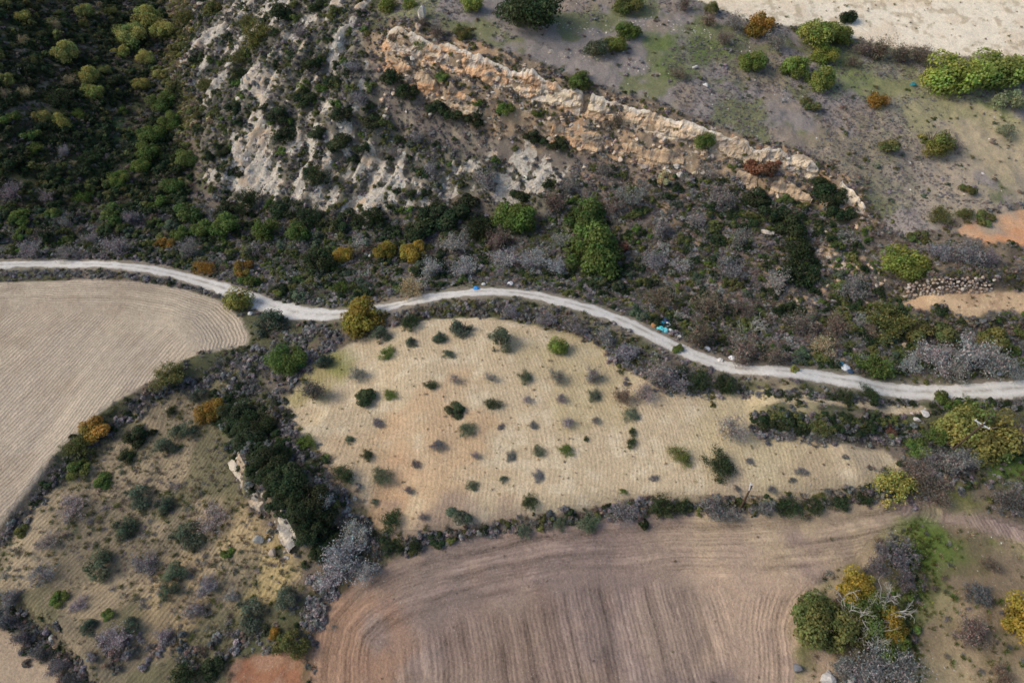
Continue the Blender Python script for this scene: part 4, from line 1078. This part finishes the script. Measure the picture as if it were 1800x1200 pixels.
def scatter_group():
    ng = bpy.data.node_groups.new('scatter', 'GeometryNodeTree')
    ng.interface.new_socket('Geometry', in_out='INPUT', socket_type='NodeSocketGeometry'); ng.interface.new_socket('Geometry', in_out='OUTPUT', socket_type='NodeSocketGeometry')
    gi = ng.nodes.new('NodeGroupInput'); go = ng.nodes.new('NodeGroupOutput')
    ci = ng.nodes.new('GeometryNodeCollectionInfo'); ci.inputs['Collection'].default_value = KIT; ci.inputs['Separate Children'].default_value = True; ci.inputs['Reset Children'].default_value = True
    ip = ng.nodes.new('GeometryNodeInstanceOnPoints'); ip.inputs['Pick Instance'].default_value = True
    def attr(nm, ty):
        n = ng.nodes.new('GeometryNodeInputNamedAttribute'); n.data_type = ty; n.inputs['Name'].default_value = nm; return n.outputs[0]
    L = ng.links.new
    L(gi.outputs[0], ip.inputs['Points']); L(ci.outputs[0], ip.inputs['Instance'])
    L(attr('kit', 'INT'), ip.inputs['Instance Index'])
    er = ng.nodes.new('FunctionNodeEulerToRotation'); L(attr('turn', 'FLOAT_VECTOR'), er.inputs[0]); L(er.outputs[0], ip.inputs['Rotation'])
    L(attr('size', 'FLOAT_VECTOR'), ip.inputs['Scale'])
    L(ip.outputs[0], go.inputs[0])
    return ng
SCATTER = scatter_group()

class Mass:
    def __init__(s): s.p = []; s.k = []; s.r = []; s.s = []; s.c = []
    def add(s, xy, kits, size, hues, flat=(.6, .9), tilt=.15, sink=.08, avoid=None, hjit=.16):
        n = len(xy)
        if not n: return
        z = h_at(xy[:, 0], xy[:, 1]); sz = rng.uniform(size[0], size[1], n) * rng.uniform(.75, 1.25, n)
        s.p.append(np.column_stack([xy, z - sz * sink])); s.k.append(rng.choice(kits, n))
        s.r.append(np.column_stack([rng.normal(0, tilt, n), rng.normal(0, tilt, n), rng.uniform(0, 6.28, n)]))
        s.s.append(np.column_stack([sz, sz * rng.uniform(.8, 1.2, n), sz * rng.uniform(flat[0], flat[1], n)]))
        hs = np.array([HUE[h] if isinstance(h, str) else h for h in hues]); hc = hs[rng.integers(0, len(hs), n)] * rng.uniform(1 - hjit * 1.6, 1 + hjit * 1.6, (n, 1)) * rng.uniform(1 - hjit * .4, 1 + hjit * .4, (n, 3))
        s.c.append(hc)
    def build(s, name, label):
        P_ = np.concatenate(s.p); n = len(P_)
        me = bpy.data.meshes.new(name); me.vertices.add(n); me.vertices.foreach_set('co', P_.astype(np.float32).ravel())
        a = me.attributes.new('kit', 'INT', 'POINT'); a.data.foreach_set('value', np.concatenate(s.k).astype(np.int32))
        for nm, d in (('turn', s.r), ('size', s.s)):
            a = me.attributes.new(nm, 'FLOAT_VECTOR', 'POINT'); a.data.foreach_set('vector', np.concatenate(d).astype(np.float32).ravel())
        vcol(me, 'hue', np.clip(np.concatenate(s.c), 0, 1))
        o = link(bpy.data.objects.new(name, me)); md = o.modifiers.new('scatter', 'NODES'); md.node_group = SCATTER
        tag(o, label, None, None, 'stuff'); print(name, n)
        return o

def seeds(poly, per_m2, nz=None, cut=None, keep_off_road=True, margin=0.0):
    """random points in a ground outline, thinned by noise"""
    L = Z[poly] if isinstance(poly, str) else poly
    x0, y0 = L.min(0); x1, y1 = L.max(0)
    x0, x1 = max(x0, -200), min(x1, 200); y0, y1 = max(y0, 15), min(y1, 285)
    n = int((x1 - x0) * (y1 - y0) * per_m2)
    xy = np.column_stack([rng.uniform(x0, x1, n), rng.uniform(y0, y1, n)])
    m = inside(xy[:, 0], xy[:, 1], L) & (np.abs(xy[:, 0]) < .75 * (CP * xy[:, 1] + 64) + 36)
    xy = xy[m]
    if keep_off_road:
        rd = bil(RD, GX0, GY0, GS, xy[:, 0], xy[:, 1]); w = 1.7 + rng.random(len(xy)) * .6
        xy = xy[rd > w]
    if nz is not None and len(xy):
        v = fbm(xy[:, 0] * nz, xy[:, 1] * nz, 500, 3); xy = xy[v > cut + (rng.random(len(xy)) - .5) * .12]
    return xy
def off(xy, *keys):
    for k in keys:
        v = bil(SD[k], GX0, GY0, GS, xy[:, 0], xy[:, 1]); xy = xy[v < 0.3 * rng.random(len(xy))]
    return xy
def along(px, width, per_m, jit=.5):
    """points strewn in a belt along a traced line; width in metres"""
    d = densify(px, 10); L = to_ground(d[:, 0], d[:, 1])[:, :2]
    seg = np.r_[0, np.cumsum(np.hypot(*np.diff(L, axis=0).T))]; n = int(seg[-1] * per_m)
    s = rng.uniform(0, seg[-1], n)
    xy = np.column_stack([np.interp(s, seg, L[:, 0]), np.interp(s, seg, L[:, 1])]) + rng.normal(0, width * .42, (n, 2))
    rd = bil(RD, GX0, GY0, GS, xy[:, 0], xy[:, 1]); return xy[rd > 2.2]
FIELDS = ('left_field', 'orchard', 'ploughed', 'corner_field', 'stubble', 'orange_soil', 'terrace')
LEAFY, TWIGGY, BUSHY, TUFT, STONES = [0, 1, 2], [3, 4, 5], [6, 7], [8, 9], [10, 11, 12]

STRAW = wpoly([(1580,180),(1700,180),(1960,180),(1960,350),(1700,350),(1640,310)])
def thin(xy, L, keep): return xy[~inside(xy[:, 0], xy[:, 1], L) | (rng.random(len(xy)) < keep)]
m = Mass()   # gully woodland floor, hues darkened to stand for the gully's shade
m.add(seeds('hill_left', .40, .12, .44), BUSHY + LEAFY, (.9, 1.9), ['dark green', 'dark green', 'dark green', 'olive green'], (.7, 1.0))
m.add(seeds('hill_left', .9), LEAFY + TWIGGY, (.5, 1.1), ['dark green', 'dark green', 'dark grey', 'olive green', 'brown', 'dark green'])
m.add(seeds('hill_left', .06), TWIGGY, (.8, 1.5), ['tan', 'grey', 'brown'])
m.build('gully_scrub', 'dark mixed undergrowth covering the gully slope')

m = Mass()   # spur
xy = seeds('spur', 2.3); rk = bil(rockm, GX0, GY0, GS, xy[:, 0], xy[:, 1]); xy = xy[rk < .30 + .6 * rng.random(len(xy)) ** 2]
m.add(xy, LEAFY + TWIGGY, (.35, .95), ['dark grey', 'mauve grey', 'grey', 'olive green', 'grey green', 'dark grey', 'olive green'])
m.add(along([(320,-20),(318,60),(305,120),(325,180),(345,240)], 5, 14), LEAFY + TWIGGY, (.5, 1.2), ['tan', 'olive green', 'yellow green', 'brown'])
xy = seeds('spur', .11); rk = bil(rockm, GX0, GY0, GS, xy[:, 0], xy[:, 1]); m.add(xy[rk < .5], BUSHY, (.8, 1.6), ['dark green', 'dark green', 'green', 'olive green'])
m.build('spur_scrub', 'grey and dark green scrub clinging to the rocky spur')

m = Mass()   # plateau
m.add(off(thin(seeds('plateau', 4.6, .07, .40), STRAW, .15), 'cliff_zone', 'stubble'), TWIGGY + LEAFY + TUFT, (.16, .42), ['mauve grey', 'grey', 'mauve grey', 'grey', 'mauve grey', 'brown'], (.28, .5))
m.add(off(seeds('plateau', .07), 'cliff_zone', 'stubble'), LEAFY + TWIGGY, (.5, .9), ['mauve grey', 'grey green', 'brown', 'olive green'], (.4, .7))
m.build('plateau_scrub', 'low mauve grey scrub covering the plateau')

m = Mass()   # the slope between spur and escarpment
m.add(seeds('mid_slope', 2.0, .1, .34), TWIGGY + LEAFY, (.3, .8), ['mauve grey', 'grey', 'mauve grey', 'dark grey', 'brown'], (.5, .8))
m.add(seeds('mid_slope', .12), BUSHY, (.5, 1.1), ['dark green', 'olive green', 'dark grey'])
m.build('ledge_scrub', 'low mauve scrub between the white spur and the escarpment')
m = Mass()   # all remaining rough ground
box_ = np.array([(-200., 18), (200, 18), (200, 280), (-200, 280)])
xy = seeds(box_, 1.3); zz_ = zid[np.clip(((xy[:, 1] - GY0) / GS).astype(int), 0, NY - 1), np.clip(((xy[:, 0] - GX0) / GS).astype(int), 0, NX - 1)]; xy = xy[zz_ == 0]
for k_ in ('valley', 'slope_right', 'mid_slope', 'slide', 'cliff_zone'): xy = off(xy, k_)
m.add(xy, TWIGGY + LEAFY + TUFT, (.3, .8), ['mauve grey', 'dark grey', 'grey', 'olive green', 'brown', 'dark green'], (.5, .8))
m.build('rough_scrub', 'low mixed scrub on the verges and banks')
m = Mass()   # slope under the escarpment and valley
m.add(off(seeds('slope_right', 2.8, .1, .32), 'slide', 'terrace'), TWIGGY + LEAFY, (.35, .85), ['mauve grey', 'grey', 'mauve grey', 'brown', 'brown', 'olive green'], (.35, .6))
m.add(off(seeds('slope_right', .06), 'slide', 'terrace'), BUSHY, (.7, 1.5), ['dark green', 'olive green'])
m.add(seeds('cliff_zone', 2.8, .3, .36), LEAFY + TWIGGY, (.3, .8), ['dark grey', 'mauve grey', 'olive green', 'brown'])
m.add(seeds('slide', .5), TWIGGY, (.4, .9), ['mauve grey', 'brown', 'dark grey'])
m.build('slope_scrub', 'dense grey brown scrub on the slope below the escarpment')
m = Mass()
m.add(off(seeds('valley', 2.4), *FIELDS), TWIGGY + LEAFY, (.4, .95), ['grey', 'dark grey', 'mauve grey', 'dark grey', 'brown', 'olive green', 'mauve grey'], (.35, .65))
m.add(off(seeds('valley', .20, .12, .48), *FIELDS), BUSHY, (.8, 1.6), ['dark green', 'dark green', 'olive green', 'grey green'])
m.add(off(seeds('valley', .5, .16, .46), *FIELDS), LEAFY + BUSHY, (.5, 1.1), ['dark green', 'dark green', 'olive green', 'green'])
m.add(off(seeds('valley', .16, .1, .5), *FIELDS), TWIGGY, (1.0, 1.8), ['grey', 'white grey', 'brown'])
m.build('valley_scrub', 'tangled grey and green scrub filling the valley bottom')

m = Mass()   # belts along field edges and banks
belt = lambda px, w, n, sz, h, kit=LEAFY + TWIGGY: m.add(off(along(px, w, n), 'left_field'), kit, sz, h)
belt([(-60,484),(100,481),(200,483),(300,496),(380,518),(410,535)], 1.3, 5, (.35, .8), ['mauve grey', 'dark grey', 'grey'])
belt([(-60,452),(100,450),(200,452),(300,462),(420,496),(480,525),(560,533)], 1.6, 5, (.4, .9), ['mauve grey', 'dark grey', 'dark green'])
belt([(440,612),(400,640),(340,668),(290,692),(220,735),(150,790),(100,840),(50,900),(0,950)], 1.5, 5, (.4, .9), ['dark grey', 'mauve grey', 'dark green'])
belt([(560,575),(520,600),(470,640),(430,680),(400,700)], 3.2, 12, (.45, 1.0), ['dark grey', 'mauve grey', 'mauve grey', 'dark green'])
belt([(600,585),(540,640),(490,690)], 2.2, 7, (.4, .9), ['dark grey', 'mauve grey'])
belt([(430,640),(380,660),(330,690)], 1.8, 7, (.4, .9), ['dark grey', 'mauve grey'])
belt([(700,560),(780,545),(860,540),(940,556),(1010,572),(1060,596),(1110,630),(1160,665)], 2.0, 11, (.4, .9), ['mauve grey', 'dark grey', 'brown', 'olive green'])
belt([(1060,600),(1110,645),(1170,675),(1260,685)], 2.4, 12, (.4, 1.0), ['mauve grey', 'dark grey', 'mauve grey', 'olive green'])
belt([(1230,672),(1320,690),(1430,695),(1520,704),(1610,708)], 1.2, 7, (.4, .8), ['mauve grey', 'dark grey', 'dark green'])
belt([(1320,738),(1400,742),(1500,745),(1600,752)], 1.4, 9, (.5, 1.1), ['dark green', 'dark green', 'olive green', 'dark grey'], LEAFY + BUSHY)
belt([(1330,760),(1420,768),(1520,770),(1600,775)], 1.3, 8, (.4, .9), ['mauve grey', 'dark grey', 'grey'])
belt([(640,985),(700,958),(770,946),(860,932),(950,916),(1040,906),(1120,894),(1220,894),(1320,894),(1420,888),(1520,874)], 1.3, 6, (.4, .9), ['dark grey', 'mauve grey', 'dark green', 'brown', 'olive green'])
belt([(1520,872),(1600,852),(1680,830),(1690,800),(1620,790),(1600,760)], 2.6, 9, (.5, 1.1), ['mauve grey', 'brown', 'dark grey', 'dark green'])
belt([(1640,720),(1720,705),(1800,710),(1900,715)], 2.0, 8, (.5, 1.1), ['dark green', 'dark grey', 'mauve grey'])
belt([(1770,750),(1800,780),(1880,790)], 3.0, 12, (.5, 1.1), ['brown', 'dark green', 'brown', 'mauve grey'])
belt([(480,700),(520,780),(570,840),(620,900),(650,950)], 1.6, 7, (.4, .9), ['dark grey', 'dark green', 'mauve grey'])
belt([(400,700),(440,770),(500,860),(560,940)], 3.2, 12, (.6, 1.3), ['dark green', 'dark green', 'dark grey'], LEAFY + BUSHY)
belt([(650,950),(600,990),(560,1050),(545,1120)], 2.2, 9, (.5, 1.0), ['grey', 'mauve grey', 'white grey', 'dark grey'])
belt([(-40,1075),(30,1090),(70,1130),(110,1165),(145,1220)], 2.0, 10, (.4, .9), ['dark grey', 'mauve grey', 'brown', 'dark green'])
belt([(150,1150),(250,1140),(350,1150),(440,1120)], 2.2, 6, (.4, .9), ['mauve grey', 'brown', 'dark grey'])
belt([(1570,950),(1600,990),(1590,1050),(1580,1120),(1560,1190)], 2.2, 6, (.4, .9), ['dark grey', 'dark green', 'green'])
belt([(1480,1190),(1560,1180),(1600,1190)], 1.8, 8, (.4, .9), ['grey', 'mauve grey'])
belt([(1560,510),(1640,490),(1740,480),(1900,486)], 1.4, 6, (.4, .9), ['brown', 'dark grey', 'olive green'])
belt([(1590,560),(1680,574),(1780,580),(1900,582)], 1.6, 8, (.5, 1.1), ['brown', 'olive green', 'dark grey', 'brown'])
belt([(1540,400),(1580,430),(1640,450),(1700,460)], 2.0, 8, (.4, .9), ['mauve grey', 'brown', 'grey'])
m.build('hedge_scrub', 'straggling scrub along the field edges and banks')

m = Mass()   # weeds and tufts in the grove, the orchard and the rough grass
m.add(seeds('grove', 1.1, .10, .46), TWIGGY + TUFT, (.3, .75), ['mauve grey', 'grey', 'olive green', 'grey green', 'brown'], (.4, .7))
m.add(seeds('grove', 1.6, .12, .47), TUFT, (.2, .45), ['olive green', 'grey green', 'brown', 'grey'], (.3, .6))
m.add(seeds('grove', .5, .14, .52), TUFT, (.3, .6), ['olive green', 'green', 'tan', 'green'])
m.add(seeds('orchard', .8, .2, .46), TUFT, (.06, .16), ['olive green', 'tan', 'brown'])
m.add(seeds('orchard', .12), TUFT + TWIGGY, (.15, .35), ['olive green', 'dark grey', 'tan', 'brown'])
m.add(seeds('ploughed', .025), TUFT + TWIGGY, (.15, .35), ['dark grey', 'brown', 'olive green'])
m.add(off(seeds('right_rough', .7, .12, .44), 'ploughed'), TUFT, (.3, .6), ['green', 'olive green', 'tan', 'green'])
m.add(off(seeds('right_rough', .25, .12, .5), 'ploughed'), TWIGGY, (.4, .9), ['mauve grey', 'brown', 'dark grey'])
m.add(along([(1612,935),(1612,1000),(1602,1060),(1592,1130),(1604,1210)], 2.6, 26), TUFT, (.25, .55), ['green', 'green', 'olive green', 'bright green'])
m.add(seeds('stubble', .06), TUFT + TWIGGY, (.25, .6), ['brown', 'tan', 'olive green'])
m.add(seeds('terrace', .3), TUFT + TWIGGY, (.2, .5), ['brown', 'tan', 'olive green'])
m.build('grass_and_weeds', 'grass tufts and dry weeds in fields and grove')

m = Mass()   # loose stone
pale = [(.58, .54, .47), (.5, .46, .39), (.62, .59, .53), (.45, .37, .28)]
m.add(seeds('orchard', .6, .15, .45), STONES, (.05, .14), pale, (.5, .9), .5, .2)
m.add(seeds('ploughed', .03), STONES, (.05, .12), pale, (.5, .9), .5, .2)
m.add(seeds('grove', .05), STONES, (.05, .14), pale, (.5, .9), .5, .2)
m.add(seeds('right_rough', .12), STONES, (.06, .2), pale, (.5, .9), .5, .2)
m.add(seeds('plateau', .12, .09, .5), STONES, (.1, .4), pale, (.4, .8), .5, .3)
xy = seeds('spur', 1.0); rk = bil(rockm, GX0, GY0, GS, xy[:, 0], xy[:, 1]); m.add(xy[rk > .5], STONES, (.2, .9), [(.56, .53, .47), (.48, .43, .36), (.40, .39, .37)], (.5, 1.1), .5, .35)
m.add(seeds('cliff_zone', .45), STONES, (.2, .8), [(.58, .46, .33), (.55, .36, .22), (.45, .42, .38)], (.5, 1.0), .5, .35)
m.add(seeds('slide', .4), STONES, (.15, .6), [(.55, .44, .32), (.5, .42, .34)], (.5, 1.0), .5, .3)
m.add(along([(900,30),(1000,45),(1060,60),(1150,35),(1230,55),(1300,85)], 3, 6), STONES, (.15, .5), pale, (.4, .8), .5, .3)
m.add(along([(960,95),(1050,100),(1120,115),(1190,130)], 2.5, 3.5), STONES, (.15, .5), pale, (.4, .8), .5, .3)
m.add(along([(1330,770),(1440,778),(1560,784)], 1.2, 2.5), STONES, (.06, .22), pale, (.5, .9), .5, .3)
m.add(along([(700,590),(800,575),(900,575),(1000,600),(1080,640)], 1.5, 2.0), STONES, (.06, .2), pale, (.5, .9), .5, .3)
m.add(along([(1600,722),(1640,716)], 1.2, 9), STONES, (.1, .35), pale, (.5, .9), .5, .3)
m.build('loose_stones', 'pale loose stones strewn over slopes and fields')

# ------------------------------------------------------------------ boulders, dry stone wall, poles, rubbish
ROCKS = [rock_mesh('rock', 400 + i, STONE_O, 2, .8) for i in range(4)]
def boulder(x, y, w, label, hue=(.56, .52, .45), tall=1.0, name='boulder'):
    g = to_ground([x], [y + w * .2])[0]; r = w / 2 / px_per_m(g)[0]
    o = link(bpy.data.objects.new(name, ROCKS[rnd.randrange(4)])); o.location = (g[0], g[1], g[2] + r * tall * .35); o.scale = (r, r * .85, r * tall)
    o.rotation_euler = (rnd.uniform(-.2, .2), rnd.uniform(-.2, .2), rnd.uniform(0, 6.28)); o.color = (*hue, 1)
    tag(o, label, 'rock', 'boulders')
boulder(741, 28, 20, 'tall pale rock standing up at the cliff top', (.62, .58, .50), 1.9)
boulder(736, 50, 16, 'smaller orange rock below the standing rock', (.6, .45, .32), 1.4)
boulder(456, 948, 20, 'pale upright stone left of the pair by the ledge', (.5, .48, .42), 1.7)
boulder(481, 968, 22, 'tan block right of the pair by the ledge', (.5, .40, .31), 1.3)
boulder(1590, 606, 16, 'tan boulder above the track at right', (.5, .38, .25), .9)
boulder(1348, 405, 26, 'pale slab on the slope below the escarpment', (.56, .48, .40), .6)
boulder(1580, 967, 12, 'white stone in the dark bush at lower right', (.66, .64, .60), .9)
boulder(1402, 1170, 26, 'dark grey boulder by the bottom edge of the clump', (.16, .16, .17), 1.0)
boulder(1455, 1185, 34, 'pale stone heap at the bottom edge', (.5, .47, .43), .7)
boulder(1625, 725, 22, 'white limestone slab below the track at right', (.68, .65, .60), .6)
boulder(1612, 735, 16, 'smaller white slab below the track at right', (.66, .62, .57), .6)
boulder(92, 1118, 16, 'white stone in the hedge at bottom left', (.66, .64, .60), .7)
boulder(399, 527, 9, 'white stone left of the round tree', (.68, .66, .62), .8)
boulder(440, 550, 11, 'white stone right of the round tree', (.68, .66, .62), .8)
boulder(1222, 117, 12, 'white rock on the green grass of the plateau', (.68, .66, .62), .7)
boulder(1240, 148, 14, 'flat white rock below the grass of the plateau', (.66, .64, .6), .5)
boulder(1565, 600, 9, 'small tan stone left of the tan boulder', (.5, .42, .3), .8)

def cliff_rocks(parent, L, n, size, hues, spread=(-2.2, 1.6), trim=3):
    seg = np.r_[0, np.cumsum(np.hypot(*np.diff(L, axis=0).T))]
    for _ in range(n):
        s_ = rnd.uniform(trim, seg[-1] - trim); x = np.interp(s_, seg, L[:, 0]); y = np.interp(s_, seg, L[:, 1])
        x2 = np.interp(s_ + .5, seg, L[:, 0]); y2 = np.interp(s_ + .5, seg, L[:, 1]); l = math.hypot(x2 - x, y2 - y) + 1e-6
        o_ = rnd.uniform(*spread); x -= (y2 - y) / l * o_; y += (x2 - x) / l * o_
        w = rnd.uniform(*size); o = link(bpy.data.objects.new('rock', ROCKS[rnd.randrange(4)]), parent)
        o.location = (x, y, float(h_at(x, y)) + w * .15); o.scale = (w * rnd.uniform(.8, 1.5), w, w * rnd.uniform(.6, 1.0)); o.rotation_euler = (rnd.gauss(0, .35), rnd.gauss(0, .35), rnd.uniform(0, 6.28)); o.color = (*rnd.choice(hues), 1)
WARM = [(.70, .58, .44), (.68, .48, .32), (.66, .60, .52), (.56, .46, .36)]
cliff_rocks(CL1, STEPW['upper_cliff'], 90, (.25, .8), WARM, (-1.6, 2.6))
cliff_rocks(CL2, STEPW['lower_cliff'], 80, (.3, .9), WARM, (-2.0, 1.6))
cliff_rocks(CL3, STEPW['ledge'], 24, (.15, .4), [(.64, .6, .54), (.6, .54, .46), (.5, .48, .46)], (-1.0, 1.2), .5)
SLD = wpoly([(1440,395),(1455,430),(1480,455),(1530,470),(1550,480)], False)
cliff_rocks(CL1, SLD, 60, (.2, .65), [(.56, .44, .33), (.58, .42, .29), (.5, .43, .36)], (-2.5, 2.5), .5)

wall = bpy.data.objects.new('dry_stone_wall', None); link(wall)
wd = densify([(1588,520),(1650,514),(1700,511),(1745,509)], 6); wl = to_ground(wd[:, 0], wd[:, 1])
wall.location = wl[len(wl) // 2]
tag(wall, 'tumbled dry stone wall holding the terrace above the track', 'wall')
nst = 0
seg = np.r_[0, np.cumsum(np.hypot(*np.diff(wl[:, :2], axis=0).T))]
for lev in range(7):
    s = rnd.uniform(0, .5)
    while s < seg[-1] and nst < 280:
        w = rnd.uniform(.22, .5)
        if rnd.random() < .95 - lev * .06:
            x = np.interp(s, seg, wl[:, 0]) + rnd.gauss(0, .08); y = np.interp(s, seg, wl[:, 1]) + lev * .2 + rnd.gauss(0, .16) - .3
            o = bpy.data.objects.new('stone', ROCKS[rnd.randrange(4)]); link(o, wall)
            o.location = Vector((x, y, float(h_at(x, y - .35 * lev - .4)) + .2 + lev * .38)) - wall.location
            o.scale = (w, w * .8, w * .75); o.rotation_euler = (rnd.gauss(0, .3), rnd.gauss(0, .3), rnd.uniform(0, 6.28))
            h_ = rnd.choice([(.42, .30, .22), (.46, .36, .28), (.5, .44, .38), (.30, .24, .20)]); o.color = (*h_, 1); nst += 1
        s += w * 1.75

def box_mesh(name, boxes, material, bev=.01):
    import bmesh
    bm = bmesh.new()
    for (cx, cy, cz, sx, sy, sz) in boxes:
        r = bmesh.ops.create_cube(bm, size=1)
        for v in r['verts']: v.co = Vector((v.co.x * sx + cx, v.co.y * sy + cy, v.co.z * sz + cz))
    bmesh.ops.bevel(bm, geom=list(bm.edges), offset=bev, segments=1, affect='EDGES')
    me = bpy.data.meshes.new(name); bm.to_mesh(me); bm.free(); me.materials.append(material); return me
def tube_mesh(name, paths, material, sides=10):
    V, F = tubes(paths, sides); return fast_mesh(name, V, F, material, True)
def pole(bx, by, height, lean, yaw, label, arm=1.6):
    g = to_ground([bx], [by])[0]
    e = link(bpy.data.objects.new('utility_pole', None)); e.location = (g[0], g[1], g[2] - .3); e.rotation_euler = (lean[0], lean[1], yaw)
    tag(e, label, 'utility pole', 'utility poles')
    link(bpy.data.objects.new('pole', tube_mesh('pole', [([(0, 0, 0), (0, 0, height * .5), (0, 0, height), (0, 0, height + .02)], [.17, .15, .12, .02])], POLEM)), e)
    link(bpy.data.objects.new('crossarm', box_mesh('crossarm', [(0, .14, height - .45, arm, .13, .15)], METAL)), e)
    link(bpy.data.objects.new('brace', tube_mesh('brace', [([(-arm * .33, .14, height - .5), (0, .13, height - 1.1)], [.03, .03]), ([(arm * .33, .14, height - .5), (0, .13, height - 1.1)], [.03, .03])], METAL, 5)), e)
    me = tube_mesh('insulator', [([(0, 0, 0), (0, 0, .08), (0, 0, .14), (0, 0, .22), (0, 0, .27)], [.03, .09, .05, .08, .02])], PORC, 8)
    for k in (-.44, 0, .44):
        o = link(bpy.data.objects.new('insulator', me), e); o.location = (arm * k, .14, height - .37 if k else height + .02)
        if k == 0: o.location = (0, 0, height)
pole(1302, 893, 6.6, (0, .0), math.radians(65), 'wooden utility pole standing in the hedge below the orchard', 1.3)
pole(1672, 792, 8.6, (math.radians(2), math.radians(6)), math.radians(-42), 'wooden utility pole in front of the yellow green tree', 2.2)

import bmesh
def crumple(seed):
    bm = bmesh.new(); bmesh.ops.create_icosphere(bm, subdivisions=3, radius=1)
    r = random.Random(seed); ph = [(Vector((r.gauss(0, 1), r.gauss(0, 1), r.gauss(0, 1))) * 2.6, r.random() * 6) for _ in range(7)]
    for v in bm.verts:
        s = sum(abs(math.sin(v.co.dot(a) + b)) for a, b in ph) / 7
        v.co = v.co * (.55 + .65 * s); v.co.z = max(v.co.z * .7, -.25)
        if v.co.z > .4 and r.random() < .2: v.co.z += .15
    me = bpy.data.meshes.new('bag'); bm.to_mesh(me); bm.free(); me.materials.append(PLASTIC); return me
BAGS = [crumple(i) for i in range(4)]
def litter(x, y, w, hue, label, name='rubbish_bag', flat=.7):
    g = to_ground([x], [y + w * .2])[0]; r = w / 2 / px_per_m(g)[0]
    o = link(bpy.data.objects.new(name, BAGS[rnd.randrange(4)])); o.location = (g[0], g[1], g[2] + r * .2 + .05); o.scale = (r * 1.2, r * 1.2, r * flat * 1.3); o.rotation_euler = (0, 0, rnd.uniform(0, 6)); o.color = (*hue, 1)
    tag(o, label, 'rubbish', 'dumped rubbish beside the track')
litter(1161, 577, 13, (.12, .62, .66), 'turquoise rubbish bag at the left of the dumped pile')
litter(1168, 579, 11, (.25, .75, .80), 'pale turquoise rubbish bag at the front of the dumped pile')
litter(1165, 568, 10, (.03, .22, .38), 'dark blue rubbish bag at the back of the dumped pile')
litter(1173, 569, 11, (.6, .64, .66), 'whitish rubbish bag at the right of the dumped pile')
litter(1170, 562, 9, (.03, .05, .13), 'navy rubbish bag topmost of the dumped pile')
litter(1149, 571, 9, (.4, .2, .08), 'orange brown rubbish scrap left of the turquoise pile')
litter(1178, 580, 7, (.68, .68, .68), 'small white bag below the turquoise pile')
litter(1194, 591, 6, (.75, .73, .66), 'small white scrap between turquoise pile and green shrub')
litter(837, 506, 9, (.06, .28, .62), 'bright blue plastic bag at the top of the track bend')
litter(850, 499, 6, (.7, .7, .7), 'tiny white scrap right of the blue bag')
litter(897, 498, 9, (.72, .72, .72), 'white plastic sheet above the track in the valley')
litter(650, 449 + 0, 5, (.7, .7, .68), 'tiny white scrap in the valley beside the yellow trees')
litter(515, 505, 9, (.05, .2, .62), 'blue plastic scrap in the scrub above the track bend')
litter(1243, 612, 9, (.72, .73, .75), 'white bag at the upper edge of the descending track')
litter(1287, 628, 10, (.7, .7, .74), 'white torn sheet in the brown scrub above the track')
litter(1266, 632, 9, (.66, .63, .58), 'pale rubble lump on the track edge')
litter(1476, 640, 12, (.05, .22, .34), 'teal plastic drum left of the white heap by the track', flat=1.1)
litter(1486, 645, 13, (.55, .58, .62), 'pale grey heap of sheeting beside the round green shrub')
litter(1494, 652, 9, (.04, .07, .12), 'dark blue bag right of the grey heap')
litter(1756, 656, 8, (.7, .76, .8), 'white scrap in the thicket at the far right')
litter(1605, 148, 9, (.03, .2, .22), 'dark teal bag on the grass of the plateau')
